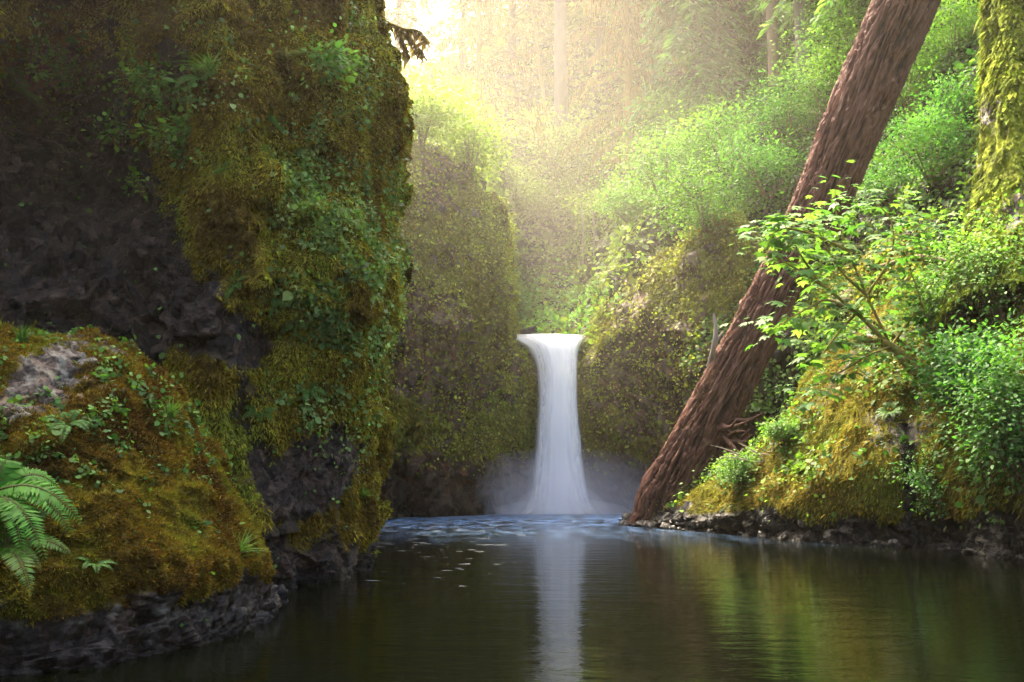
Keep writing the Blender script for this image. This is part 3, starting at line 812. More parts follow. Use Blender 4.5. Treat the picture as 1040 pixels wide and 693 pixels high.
def fern(px, py, Lpx, label, nf=9, cols=((.05, .14, .02), (.10, .24, .04)), on=None, Y=None, seed=0, parts=False, group=None, droop=.9, lean=None, pinn=30):
    r = np.random.RandomState(seed * 31 + int(px) * 3 + int(py))
    if Y is not None: b = P(px, py, Y); nn = np.array([0, -.6, .6])
    else: b, nn = hit(px, py, on or ALLN)
    d = project(b[None])[2][0]; Ln = Lpx / F * d
    R = root('fern', b, label, 'fern', group)
    out = norm(nn * .8 + UP * .7 + (lean if lean is not None else 0))
    a0 = norm(np.cross(out, [0.3, .2, 1])); a1 = np.cross(out, a0)
    VV = []; TT = []
    for k in range(nf):
        a = 2 * math.pi * (k + r.rand() * .6) / nf
        side = a0 * math.cos(a) + a1 * math.sin(a)
        t = np.linspace(0, 1, pinn)[:, None]
        l = Ln * (.75 + .4 * r.rand())
        C = l * (out * (t * .75 - .25 * t ** 2) + side * (t * .75)) - UP * l * droop * .45 * t ** 2.2 + .02 * Ln * r.normal(size=3)
        T = norm(np.gradient(C, axis=0)); S = norm(np.cross(T, out + side * .2))
        nrm = norm(np.cross(S, T)); nrm *= np.sign((nrm @ out) + 1e-6)[:, None]
        tt = t[:, 0]
        plen = l * .20 * np.sin(np.clip(tt * .93 + .07, 0, 1) * math.pi) ** .7 * (1 - .35 * tt) + .004
        pos = np.concatenate([C, C]); dd = np.concatenate([S + T * .35, -S + T * .35]) - UP * .18 + r.normal(0, .07, (2 * pinn, 3)); pl = np.concatenate([plen, plen])
        ncol = palette(pos + b, cols, Ln, seed, .15, r)
        nr2 = np.concatenate([nrm, nrm])
        ps = [pos]; ds = [dd]; ns = [nr2]; ss = [pl]; cc = [ncol]; wd = np.full(len(pos), .21)
        V, kk, t_ = leaves('', np.concatenate(ps), np.concatenate(ds), np.concatenate(ns), np.concatenate(ss), wd, np.concatenate(cc), 'rhomb', only=True)
        rv, rq = tube_arrays(C[::5], np.linspace(l * .012, l * .003, len(C[::5])), 4, 3)
        if parts:
            o = mesh('frond', np.concatenate([V, rv[rq].reshape(-1, 3)]), np.arange(len(V) + rq.size).reshape(-1, 4), 4, M_LEAF, R, tint=np.concatenate([t_, np.tile([[.12, .11, .03]], (rq.size, 1))]))
        else:
            off = sum(len(x) for x in VV)
            VV.append(V); TT.append(t_)
            VV.append(rv[rq].reshape(-1, 3)); TT.append(np.tile([[.12, .11, .03]], (len(rq) * 4, 1)))
    if not parts:
        V = np.concatenate(VV); mesh('fronds', V, np.arange(len(V)).reshape(-1, 4), 4, M_LEAF, R, tint=np.concatenate(TT))
    return R

def grass(px, py, Lpx, label, n=60, cols=((.08, .18, .03), (.17, .28, .05)), on=None, seed=0, fall_=.6, group=None):
    r = np.random.RandomState(seed + int(px))
    b, nn = hit(px, py, on or ALLN); d = project(b[None])[2][0]; Ln = Lpx / F * d
    R = root('grass_tuft', b, label, 'grass', group)
    V = []; T = []
    for k in range(n):
        dr = norm(nn * .7 + UP * .8 + rnd(1, r)[0] * .8); l = Ln * (.5 + .6 * r.rand())
        t = np.linspace(0, 1, 6)[:, None]
        C = r.normal(0, Ln * .06, 3) + dr * l * t - UP * l * fall_ * t ** 2
        s = norm(np.cross(dr, UP + rnd(1, r)[0] * .5)) * l * .022
        wv = (1 - t ** 1.5 * .95)
        A = C - s * wv; B = C + s * wv
        q = np.stack([A[:-1], B[:-1], B[1:], A[1:]], 1).reshape(-1, 3)
        V.append(q); T.append(np.tile(np.array(cols[0])[None] * (1 - k / n) + np.array(cols[1])[None] * k / n, (len(q), 1)))
    V = np.concatenate(V)
    mesh('blades', V, np.arange(len(V)).reshape(-1, 4), 4, M_LEAF, R, tint=np.concatenate(T))
    return R

def conifer(px, py, H, wpx, label, cols, on=None, Y=None, cr=3.5, nb=90, start=.25, droop=.5, sprays=34, sl=.5, bark=M_BARKG, name='conifer', lean=(0, 0), dead=False, seed=0, group=None, top=None, cat='conifer', mosscol=None):
    r = np.random.RandomState(seed + int(px) * 5)
    b = P(px, py, Y) if Y else hit(px, py, on or ['hillside', 'hillside_right'])[0]
    b = b - UP * .3
    d = project(b[None])[2][0]; rad = wpx / F * d / 2
    R = root(name, b, label, cat, group)
    ax = lambda t: np.array([lean[0] * t * H, lean[1] * t * H, t * H])
    wob = r.normal(0, .06, (6, 3)) * [1, 1, 0] * rad * 4
    br = []; ps = []; ds = []; ss = []
    for k in range(nb):
        tv = min(1., max(start + .1, (py2z(-70, b[1]) - b[2]) / H))
        t = start + (tv - start) * (k + r.rand()) / (nb * .8) if k < nb * .8 else tv + (1 - tv) * r.rand()
        t = min(t, .99)
        a = r.rand() * 2 * math.pi
        l = cr * (1.02 - ((t - start) / (1 - start)) * .85) * (.55 + .6 * r.rand())
        o = np.array([math.cos(a), math.sin(a), 0]); st = ax(t)
        rise = .25 * (1 if not dead else r.normal(0, 1))
        pts = [st, st + o * l * .4 + UP * l * rise * .5, st + o * l * .75 + UP * l * (rise * .4 - droop * .2), st + o * l + UP * l * (-droop * .6)]
        br.append((pts, [.035 + rad * .12, .03 + rad * .05, .02, .008]))
        C = catmull(np.array(pts), sprays); u = np.linspace(0, 1, sprays)
        sel = u > (.12 if not dead else .05); C = C[sel]
        sd_ = np.cross(o, UP)
        for sg in (-1, 1):
            jt = r.rand(len(C), 1)
            ps.append(C + sd_ * sg * jt * l * .22 * (1 - u[sel][:, None] * .5) - UP * jt * l * .08)
            ds.append(o * .6 + sd_ * sg * .8 - UP * (.35 + droop * .5) + r.normal(0, .25, C.shape)); ss.append(np.full(len(C), sl) * (.6 + .6 * r.rand(len(C))))
    tv_, tq_ = tube_arrays([ax(t) + wob[i] * t for i, t in enumerate((0, .04, .25, .5, .75, 1))], [rad * 1.35, rad * 1.05, rad * .95, rad * .75, rad * .45, rad * .1], 14, 14, .12)
    VV = [tv_]; QQ = [tq_]; of = len(tv_)
    for kk_, (pt_, rd_) in enumerate(br):
        v_, q_ = tube_arrays(pt_, rd_, 5, 3, .1, kk_); VV.append(v_); QQ.append(q_ + of); of += len(v_)
    VV = np.concatenate(VV)
    mesh('trunk', VV, np.concatenate(QQ), 4, bark, R, attrs={'ridge': fbm(VV, .1, 2, 3) * .3 + .4}, smooth=True)
    pos = np.concatenate(ps); dr = np.concatenate(ds); sz = np.concatenate(ss)
    if dead:
        dr = dr * .3 - UP * 1.0
    leaves('crown', pos, dr, UP + rnd(len(pos), r) * .7, sz, .30 if not dead else .16, palette(pos + b, cols, 3, seed, .25, r), 'rhomb', M_LEAF if not dead else M_MOSS, R)
    return R

# ---- far trees -----------------------------------------------------------
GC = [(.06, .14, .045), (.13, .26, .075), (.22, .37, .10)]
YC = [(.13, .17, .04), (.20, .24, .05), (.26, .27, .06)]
BM = [(.12, .08, .025), (.20, .135, .045), (.29, .20, .07)]
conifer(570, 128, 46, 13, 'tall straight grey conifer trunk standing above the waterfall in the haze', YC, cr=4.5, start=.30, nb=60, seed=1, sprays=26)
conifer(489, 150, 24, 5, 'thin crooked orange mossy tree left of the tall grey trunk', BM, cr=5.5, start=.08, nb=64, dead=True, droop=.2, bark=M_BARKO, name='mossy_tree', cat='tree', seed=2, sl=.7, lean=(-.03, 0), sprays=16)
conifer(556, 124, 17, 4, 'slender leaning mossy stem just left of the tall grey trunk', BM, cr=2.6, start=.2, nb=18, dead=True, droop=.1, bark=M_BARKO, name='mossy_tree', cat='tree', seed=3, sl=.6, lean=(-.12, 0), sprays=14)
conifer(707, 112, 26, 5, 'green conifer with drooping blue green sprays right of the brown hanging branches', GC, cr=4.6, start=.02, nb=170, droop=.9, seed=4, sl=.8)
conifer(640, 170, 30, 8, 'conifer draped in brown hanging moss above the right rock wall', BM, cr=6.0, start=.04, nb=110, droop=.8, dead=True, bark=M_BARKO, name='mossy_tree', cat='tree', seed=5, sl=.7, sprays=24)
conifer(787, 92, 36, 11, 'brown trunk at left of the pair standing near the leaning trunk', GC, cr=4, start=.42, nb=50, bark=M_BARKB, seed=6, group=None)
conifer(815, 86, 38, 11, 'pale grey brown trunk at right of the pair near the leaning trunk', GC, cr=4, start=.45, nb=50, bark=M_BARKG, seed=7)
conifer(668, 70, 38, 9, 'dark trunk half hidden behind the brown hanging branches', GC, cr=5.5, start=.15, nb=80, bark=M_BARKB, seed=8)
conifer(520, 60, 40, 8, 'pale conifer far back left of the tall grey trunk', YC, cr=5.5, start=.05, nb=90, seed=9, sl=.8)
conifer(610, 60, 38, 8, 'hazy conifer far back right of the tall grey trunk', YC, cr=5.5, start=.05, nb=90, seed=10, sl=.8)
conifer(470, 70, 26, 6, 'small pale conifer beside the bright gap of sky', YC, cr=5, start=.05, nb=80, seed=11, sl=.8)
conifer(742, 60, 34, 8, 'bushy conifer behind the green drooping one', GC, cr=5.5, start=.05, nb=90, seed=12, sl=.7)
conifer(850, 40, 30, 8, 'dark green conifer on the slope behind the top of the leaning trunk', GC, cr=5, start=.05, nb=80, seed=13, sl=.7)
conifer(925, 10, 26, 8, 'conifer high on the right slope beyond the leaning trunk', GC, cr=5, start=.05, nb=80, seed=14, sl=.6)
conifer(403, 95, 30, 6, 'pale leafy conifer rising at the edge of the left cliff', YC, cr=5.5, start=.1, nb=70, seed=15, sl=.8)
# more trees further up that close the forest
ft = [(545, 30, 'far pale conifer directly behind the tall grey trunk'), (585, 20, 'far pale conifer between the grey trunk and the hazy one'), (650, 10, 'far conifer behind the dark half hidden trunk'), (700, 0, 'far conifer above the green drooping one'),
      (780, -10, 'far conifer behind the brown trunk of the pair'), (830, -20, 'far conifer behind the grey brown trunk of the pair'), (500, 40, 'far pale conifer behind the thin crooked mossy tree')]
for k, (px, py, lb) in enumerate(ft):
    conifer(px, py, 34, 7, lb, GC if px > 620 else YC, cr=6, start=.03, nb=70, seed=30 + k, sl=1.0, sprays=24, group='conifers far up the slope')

# thin pale stems
for k, (px, py, hpx, lb) in enumerate([(592, 268, 75, 'thin pale bare stem, left of two, above the right lip of the fall'), (603, 262, 60, 'thin pale bare stem, right of two, above the right lip of the fall')]):
    b, _ = hit(px, py, ['hillside']); d = project(b[None])[2][0]; h = hpx / F * d
    R = root('sapling', b, lb, 'sapling')
    tubes('trunk', [([np.zeros(3), np.array([.05, 0, h * .5]), np.array([-.25 + .1 * k, 0, h])], [.07, .055, .02])], M_DEAD, R, seg=6)
    rr = np.random.RandomState(k); n = 260
    pos = np.array([-.2, 0, h * .9]) + rr.normal(0, 1, (n, 3)) * [.8, .8, .5]
    leaves('crown', pos, rnd(n, rr), UP + rnd(n, rr) * .5, .22, .6, palette(pos, FAR, 1, 1, .2, rr), 'rhomb', M_LEAF, R)

# mossy tree at the top corner of the left cliff with a drooping branch
b = P(384, 60, 24.0)
R = root('mossy_tree', b, 'mossy trunk with a drooping moss hung branch behind the top of the left cliff', 'tree')
tubes('trunk', [([np.array([-.1, 0, -1.5]), np.array([0, 0, 1.]), np.array([-.05, .1, 4]), np.array([.1, 0, 9])], [.24, .17, .15, .1])], M_BARKO, R, seg=12)
brs = [([np.array([0, 0, 1.0]), np.array([.35, -.1, .95]), np.array([.75, -.2, .75]), np.array([1.1, -.2, .72]), np.array([1.35, -.2, .45])], [.07, .06, .05, .035, .015]),
       ([np.array([.5, -.1, .9]), np.array([.7, -.1, .45]), np.array([.8, -.2, .1])], [.04, .03, .012]),
       ([np.array([.75, -.2, .75]), np.array([1.0, -.1, .4]), np.array([1.25, -.2, .1])], [.035, .025, .01]),
       ([np.array([-.05, 0, 3.2]), np.array([.6, 0, 3.1]), np.array([1.3, 0, 2.7])], [.06, .05, .02])]
for l_ in brs: tubes('branch', [l_], M_BARKO, R, seg=6)
ps = []
for pts, _ in brs: ps.append(catmull(np.array(pts), 90)[12:])
ps = np.concatenate(ps); rr = np.random.RandomState(5); ps = np.repeat(ps, 3, 0); ps = ps + rr.normal(0, .02, ps.shape)
leaves('moss', ps, -UP + rr.normal(0, .3, ps.shape), rnd(len(ps), rr), .16 * np.exp(rr.normal(0, .5, len(ps))), .22, palette(ps, BM, .5, 1, .2, rr), 'rhomb', M_MOSS, R)

# ---- shrubs --------------------------------------------------------------
S1 = [(.13, .19, .035), (.21, .30, .05), (.27, .36, .07)]        # yellow green
S2 = [(.07, .16, .03), (.13, .27, .045), (.20, .36, .06)]
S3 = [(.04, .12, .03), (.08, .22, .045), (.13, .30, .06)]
shl = [
 # px, py(base), w, h, label, cols, n, leaf
 (430, 152, 82, 66, 'round yellow green bush on top of the left rock wall', S1, 3200, .22),
 (478, 182, 60, 70, 'yellow green bush on the shoulder of the left rock wall, next to the round one', S1, 2200, .22),
 (517, 225, 44, 62, 'small yellowish bush hanging over the right edge of the left rock wall', S1, 1500, .20),
 (405, 118, 40, 46, 'small bright bush tucked against the edge of the left cliff', S1, 1200, .22),
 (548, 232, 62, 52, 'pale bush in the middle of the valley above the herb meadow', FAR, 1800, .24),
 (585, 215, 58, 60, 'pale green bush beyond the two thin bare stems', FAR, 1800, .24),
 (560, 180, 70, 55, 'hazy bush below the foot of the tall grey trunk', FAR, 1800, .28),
 (642, 232, 50, 44, 'soft green bush on top of the right rock wall near the fall', S2, 2200, .20),
 (680, 212, 80, 74, 'large light green bush over the right rock wall', S2, 3800, .20),
 (715, 235, 80, 70, 'spreading light green bush right of the large one on the rock wall', S2, 3000, .18),
 (735, 175, 70, 60, 'green bush below the drooping conifer', S2, 2400, .20),
 (690, 150, 60, 50, 'green bush left of the drooping conifer foot', S2, 2000, .22),
 (780, 205, 74, 62, 'leafy bush left of the middle of the leaning trunk', S3, 2600, .17),
 (800, 150, 66, 56, 'bush below the pair of brown trunks', S3, 2200, .18),
 (845, 130, 76, 84, 'bright green bush touching the left side of the leaning trunk near its top', S2, 3400, .16),
 (858, 70, 60, 60, 'bright leafy bush high up against the left side of the leaning trunk', S2, 2400, .18),
 (925, 120, 80, 80, 'bright green bush right of the leaning trunk near the top', S2, 3400, .15),
 (972, 70, 70, 80, 'bright bush high between the leaning trunk and the mossy tree', S2, 2800, .15),
 (945, 190, 78, 64, 'green bush low on the slope between the leaning trunk and the mossy tree', S3, 2800, .14),
 (905, 215, 54, 50, 'small green bush touching the right side of the leaning trunk', S3, 1800, .14),
 (975, 140, 50, 60, 'dark green bush left of the mossy tree trunk', S3, 2000, .14),
]
for k, (px, py, w_, h_, lb, c_, n_, lf) in enumerate(shl):
    shrub(px, py, w_, h_, lb, c_, int(n_ * 1.5), lf * .85, on=['rock_wall', 'hillside', 'hillside_right'], ncl=34, group='bushes on the slopes', seed=k)

# right bank bushes in front
shrub(1050, 500, 90, 150, 'dense blue green bush hanging over the far right end of the bank', [(.03, .10, .02), (.06, .18, .03), (.13, .28, .055)], 5200, .10, on=['bank'], ncl=80, tpl='leaf', seed=41, out=1.0)
shrub(995, 420, 70, 80, 'mid green bush above the dense blue green one on the bank', S3, 3200, .12, on=['bank'], ncl=60, tpl='leaf', seed=42, out=.8)
shrub(1018, 330, 90, 90, 'light green bush under the foot of the mossy tree', S2, 4500, .09, on=['bank'], ncl=40, tpl='leaf', seed=43, out=.6)
shrub(955, 345, 64, 50, 'light green bush at the middle top of the bank', S2, 4000, .08, on=['bank'], ncl=40, tpl='leaf', seed=44, out=.6)
shrub(960, 520, 50, 70, 'small trailing green plant in the shade low on the bank', S3, 1800, .07, on=['bank'], ncl=24, tpl='leaf', seed=46, out=.8)
shrub(752, 488, 40, 20, 'low green plant halfway down the crest of the bank', S2, 1500, .09, on=['bank'], ncl=24, tpl='leaf', seed=48)
shrub(800, 450, 40, 20, 'low green plant on the crest of the bank below the maple', S2, 1500, .09, on=['bank'], ncl=24, tpl='leaf', seed=49)

# vine maple reaching over the bank in front of the leaning trunk
b, _ = hit(935, 372, ['bank']); b = b + np.array([0, -.2, 0])
R = root('maple', b, 'young maple with flat tiers of light green leaves spreading in front of the leaning trunk', 'tree')
dm = project(b[None])[2][0]
def off(px, py, dy=0.): return P(px, py, b[1] + dy) - b
limbs = [
 [(935, 372), (905, 352), (870, 318), (835, 290), (800, 268), (775, 255)],
 [(905, 352), (880, 300), (862, 255), (850, 220), (848, 192)],
 [(870, 318), (840, 305), (812, 318), (785, 335)],
 [(862, 255), (830, 240), (800, 232), (780, 240)],
 [(880, 300), (905, 260), (905, 225), (888, 205)],
 [(905, 352), (880, 362), (850, 380), (812, 398)],
 [(835, 290), (815, 262), (795, 225)],
 [(880, 300), (850, 270), (822, 215)],
 [(935, 372), (940, 330), (930, 290), (915, 250)],
 [(870, 318), (850, 340), (835, 360)],
 [(905, 352), (930, 318), (950, 300)],
 [(905, 260), (930, 240), (942, 232)]]
rr = np.random.RandomState(21); lst = []; tips = []
for li, lm in enumerate(limbs):
    pts = [off(x, y, -.5 - 1.6 * (935 - x) / 160 + .3 * math.sin(li * 2.1)) for x, y in lm]
    r0 = .075 if li in (0,) else .04
    lst.append((pts, list(np.linspace(r0, .012, len(pts)))))
    C = catmull(np.array(pts), 40); tips.append(C[10:])
tubes('trunk', lst[:1], M_BARKO, R, seg=8)
for l_ in lst[1:]: tubes('branch', [l_], M_BARKO, R, seg=6)
C = np.concatenate(tips); n = 1150
k = rr.randint(0, len(C), n)
pos = C[k] + rr.normal(0, 1, (n, 3)) * [.38, .5, .13]
tr_ = np.round(pos[:, 2] / .42) * .42; pos[:, 2] = tr_ + rr.normal(0, .05, n)
leaves('leaves', pos, norm(pos - C[k] + rr.normal(0, .15, (n, 3))) * [1, 1, .4] - UP * .25, UP - np.array([0, .35, 0]) + rnd(n, rr) * .3, 0.25 * np.exp(rr.normal(0, .25, n)), .95,
       palette(pos, [(.07, .18, .03), (.12, .26, .05), (.21, .36, .07)], 1.2, 3, .15, rr), 'maple', M_LEAF, R)

# mossy limbs lying over the bank top right
for k, (lm, rd, lb) in enumerate([
    ([(948, 395), (925, 372), (905, 352), (880, 345), (858, 352)], .16, 'thick brown mossy limb arching out of the bank beneath the maple'),
    ([(1000, 320), (960, 348), (930, 356), (905, 340), (880, 322)], .09, 'thin mossy limb reaching left out of the ferns at the bank top'),
    ([(960, 268), (935, 262), (905, 268), (880, 275)], .12, 'dark fallen branch lying across the slope above the bank')]):
    a = P(lm[0][0], lm[0][1], 23.6 + k * .9)
    R = root('branch', a, lb, 'branch')
    pts = [P(x, y, 23.6 + k * .9 - .25 * math.sin(i)) - a for i, (x, y) in enumerate(lm)]
    tubes('limb', [(pts, list(np.linspace(rd, rd * .35, len(pts))))], M_BARKO if k < 2 else M_BARKB, R, seg=10, sub=8, rough=.3)
    C = catmull(np.array(pts), 160); C = np.repeat(C, 4, 0); q = np.random.RandomState(k)
    C = C + rnd(len(C), q) * rd * .8
    if k < 2: leaves('moss', C, rnd(len(C), q) - UP, rnd(len(C), q), .09, .4, palette(C, GOLD, .5, 1, .2, q), 'rhomb', M_MOSS, R)

# ---- ferns and grass -----------------------------------------------------
fern(-8, 505, 100, 'large bright green fern at the far left over the boulder', 17, parts=True, seed=1, lean=np.array([.6, -.3, .0]), cols=((.02, .12, .004), (.065, .23, .010)), pinn=40, Y=7.9, droop=1.3)
fern(2, 560, 84, 'smaller fern right below the large one on the boulder', 9, parts=True, seed=2, lean=np.array([.5, -.3, 0]), cols=((.02, .08, .004), (.06, .15, .008)), pinn=36, Y=7.7)
fern(70, 432, 34, 'small fern among the leaves on the crown of the boulder', 7, seed=3)
fern(95, 575, 30, 'little fern in the hollow near the boulder foot', 7, seed=4)
fern(240, 290, 30, 'fern on the left cliff below the gold moss ribs', 7, seed=5)
fern(290, 305, 26, 'pale fern on the left cliff beside the creeper leaves', 6, seed=6)
fern(312, 395, 24, 'fern at the lower end of the creeper on the left cliff', 6, seed=7)
fern(205, 80, 30, 'fern high on the left cliff above the leafy clump', 7, seed=8)
fern(270, 120, 28, 'fern on the green gold moss near the upper middle of the left cliff', 7, seed=51)
fern(335, 230, 24, 'fern half hidden in the creeper leaves of the left cliff', 7, seed=52)
fern(262, 420, 24, 'fern low on the left cliff just above the boulder shoulder', 7, seed=53)
fern(228, 175, 24, 'fern in the middle of the gold moss ribs of the left cliff', 6, seed=9)
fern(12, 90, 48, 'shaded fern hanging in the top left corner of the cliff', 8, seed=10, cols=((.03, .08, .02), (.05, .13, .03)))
for k, (px, py, l, lb) in enumerate([(955, 300, 40, 'fern on the bank top, leftmost of the row under the mossy tree'), (990, 285, 42, 'fern on the bank top, second of the row under the mossy tree'), (1025, 275, 44, 'fern on the bank top, rightmost of the row under the mossy tree'),
                                     (1000, 360, 40, 'fern between the light green bush and the mid green bush'), (960, 395, 34, 'fern beside the thick mossy limb'), (1010, 410, 36, 'fern over the dense blue green bush'), (905, 420, 26, 'small fern on the mossy face of the bank, under the limb')]):
    fern(px, py, l, lb, 9, seed=20 + k, on=['bank'], cols=((.06, .18, .03), (.13, .30, .05)), group='ferns on the right bank')
grass(215, 75, 46, 'long grass tuft drooping from the upper left cliff', on=['cliff'])
grass(172, 425, 34, 'grass tuft on the right shoulder of the boulder', on=['boulder'], fall_=.3)
grass(243, 560, 34, 'grass tuft at the right foot of the boulder', on=['boulder', 'cliff'], fall_=.3)
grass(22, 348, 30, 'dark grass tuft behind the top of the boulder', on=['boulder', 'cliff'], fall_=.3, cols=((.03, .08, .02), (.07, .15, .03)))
grass(368, 505, 22, 'grass tuft low on the corner of the left cliff', on=['cliff'], fall_=.4)
grass(345, 330, 26, 'thin grass tuft among the creeper on the left cliff', on=['cliff'])
grass(120, 345, 24, 'pale grass tuft on the upper slope of the boulder', on=['boulder'], fall_=.3)
grass(290, 60, 34, 'dry grass tuft near the top of the left cliff', on=['cliff'], cols=((.12, .12, .03), (.2, .18, .05)))
lc = [(165, 95, 62, 60, 'leafy clump with pale leaves high on the left cliff', 300, .085), (185, 150, 44, 44, 'smaller leafy clump hanging below the high one', 170, .085), (30, 70, 80, 60, 'shaded leafy clump in the top left corner', 260, .085),
      (118, 140, 34, 44, 'few round leaves trailing down the dark hollow of the cliff', 80, .085), (325, 60, 40, 50, 'leafy clump near the top corner of the left cliff', 320, .08), (150, 190, 30, 40, 'sparse trailing leaves on the bare rock of the left cliff', 60, .08)]
for k, (px, py, w_, h_, lb, n_, lf) in enumerate(lc):
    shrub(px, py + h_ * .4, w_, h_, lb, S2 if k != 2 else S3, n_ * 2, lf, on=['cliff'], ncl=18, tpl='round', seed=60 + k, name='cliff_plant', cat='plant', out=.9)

# ================================================================== LEANING TRUNK
ax_px = [(674, 527, 35.2, 50), (680, 508, 35.0, 50), (706, 456, 34.6, 49), (746, 378, 34.0, 46), (786, 302, 33.4, 45), (813, 250, 33.0, 46), (838, 197, 32.6, 48), (859, 145, 32.1, 50), (891, 68, 31.5, 52), (922, -4, 30.9, 54), (950, -110, 30, 56), (985, -240, 29, 58)]
pts = [P(a, b_, c) for a, b_, c, _ in ax_px]
rad = [w_ * .5 * math.hypot(c, z[2]) / F * .98 * 1.0 for (_, _, c, w_), z in zip(ax_px, pts)]
base = np.array([pts[0][0], pts[0][1], 0.0])
pts = [pts[0] + (pts[0] - pts[1]) * .9 - base] + [p - base for p in pts]; rad = [rad[0] * 1.12] + rad
R = root('leaning_tree', base, 'massive reddish dead tree trunk leaning diagonally out of the pool against the right slope', 'tree trunk')
nl, na_ = 1300, 240
C = catmull(np.array(pts), nl); RR = catmull(np.array(rad).reshape(-1, 1), nl)[:, 0]
T = norm(np.gradient(C, axis=0)); ref = np.array([0, -1., 0]); S = norm(ref - T * (T @ ref)[:, None]); B = np.cross(T, S)
a = np.linspace(0, 2 * math.pi, na_, endpoint=False)
slen = np.concatenate([[0], np.cumsum(np.linalg.norm(np.diff(C, axis=0), axis=1))])
A2, S2_ = np.meshgrid(a, slen)
twist = A2 + S2_ * .015
q = np.stack([np.cos(twist).ravel() * 1.0, np.sin(twist).ravel() * 1.0, S2_.ravel() * .085], 1)
rg = 1 - np.abs(fbm(q + .12 * fbm(q, .3, 2, 5)[:, None], .095, 3, 101)) * 2.4          # long interlocking bark plates
rg2 = fbm(q * [1, 1, 3.5], .07, 3, 102)
q3 = np.stack([np.cos(A2).ravel(), np.sin(A2).ravel(), S2_.ravel() * .12], 1)
big = fbm(q3, .9, 3, 103)
disp = .17 * np.clip(rg, -.7, 1) + .035 * rg2 + .10 * big
# swollen knot and broken base
disp += .30 * np.exp(-((S2_.ravel() - 1.6) / .8) ** 2 - (np.minimum(np.abs(A2.ravel() - 3.9), 6.28 - np.abs(A2.ravel() - 3.9)) / .6) ** 2)
disp += .16 * np.exp(-((S2_.ravel() - 9.2) / .25) ** 2 - (np.abs(A2.ravel() - 4.2) / .35) ** 2)
rr_ = RR[:, None] + disp.reshape(nl, na_)
V = C[:, None, :] + rr_[..., None] * (np.cos(A2)[..., None] * S[:, None, :] + np.sin(A2)[..., None] * B[:, None, :])
i = np.arange(nl - 1)[:, None] * na_; j = np.arange(na_)[None, :]; j2 = (j + 1) % na_
Q = np.stack([i + j, i + j2, i + na_ + j2, i + na_ + j], -1).reshape(-1, 4)
mesh('trunk', V.reshape(-1, 3), Q, 4, M_BARKR, R, attrs={'ridge': np.clip(rg * .55, -.4, 1)}, smooth=True)
SURF['_log'] = dict(G=V + base, n=None)
def lp(px, py, Y): return P(px, py, Y) - base
sn = tubes('branch_stub', [([lp(722, 372, 34.2), lp(725, 352, 33.6), lp(727, 335, 33.5), lp(725, 318, 33.5)], [.17, .09, .08, .035]),
                      ([lp(726, 350, 33.6), lp(731, 342, 33.5), lp(735, 336, 33.5)], [.08, .05, .015])], M_DEAD, R, rough=.35)
tag(sn, 'pale broken upright stub')
# roots and twigs beneath the trunk
rr = np.random.RandomState(8); lst = []
for k in range(16):
    x0, y0 = 728 + rr.rand() * 22, 425 + rr.rand() * 45
    a_ = rr.rand() * 2.2 - 1.1; l = 14 + rr.rand() * 20
    lst.append(([lp(x0, y0, 33.6), lp(x0 + l * .5 * math.cos(a_), y0 + l * .5 * math.sin(a_) + 2, 32.8), lp(x0 + l * math.cos(a_), y0 + l * math.sin(a_) + rr.normal(0, 6), 32.4)], [.11, .07, .02]))
tubes('root', lst, M_BARKR, R, seg=6, rough=.3)
rt = np.concatenate([catmull(np.array(x[0]), 20) for x in lst])
# fine moss along the shaded left flank
k = rr.randint(0, nl - 500, 2600); aa = rr.normal(4.9, .5, 2600)
pp = C[k] + (RR[k] + .04)[:, None] * (np.cos(aa)[:, None] * S[k] + np.sin(aa)[:, None] * B[k])
leaves('moss', pp, rnd(len(pp), rr) - UP * .4, rnd(len(pp), rr), .10, .4, palette(pp, OLIVE, 1, 2, .2, rr), 'rhomb', M_MOSS, R)
del SURF['_log']

# dry twigs by the bank crest
b, _ = hit(775, 470, ['bank'])
R = root('twig_heap', b, 'tangle of thin bare dead twigs on the bank beside the leaning trunk', 'twigs')
lst = []
for k in range(22):
    x, y = -35 + rr.rand() * 50, -rr.rand() * 14
    p0 = P(775 + x, 470 + y, b[1]) - b; dd = rnd(1, rr)[0] * [1.0, .4, .5]
    lst.append(([p0, p0 + dd * .5 + UP * .1, p0 + dd * 1.0 + UP * .15], [.022, .016, .005]))
tubes('twigs', lst, M_DEAD, R, seg=5)

# ================================================================== MOSSY TREE, right edge
b = P(1028, 285, 22.6)
R = root('mossy_tree', b, 'broad old trunk wrapped in bright yellow green moss at the right edge', 'tree')
tp = [P(1040, 330, 22.0), P(1034, 270, 22.6), P(1036, 200, 23.2), P(1038, 120, 23.8), P(1036, 30, 24.4), P(1036, -80, 25), P(1034, -220, 26)]
tr = [1.75, 1.35, .95, .88, .85, .8, .75]
C = catmull(np.array(tp) - b, 420); RR = catmull(np.array(tr).reshape(-1, 1), 420)[:, 0]
T = norm(np.gradient(C, axis=0)); S = norm(ref - T * (T @ ref)[:, None]); B = np.cross(T, S)
a = np.linspace(0, 2 * math.pi, 200, endpoint=False); A2, I2 = np.meshgrid(a, np.arange(420))
sl2 = C[I2.ravel(), 2]
q = np.stack([np.cos(A2).ravel() * 1.3, np.sin(A2).ravel() * 1.3, sl2 * .3], 1)
rg = 1 - np.abs(fbm(q, .35, 3, 111)) * 2
dsp = .18 * rg + .12 * fbm(q, .9, 3, 112) + .05 * fbm(q * [1, 1, 3], .12, 2, 113)
rr_ = RR[:, None] + dsp.reshape(420, 200)
V = C[:, None, :] + rr_[..., None] * (np.cos(A2)[..., None] * S[:, None, :] + np.sin(A2)[..., None] * B[:, None, :])
i = np.arange(419)[:, None] * 200; j = np.arange(200)[None, :]; j2 = (j + 1) % 200
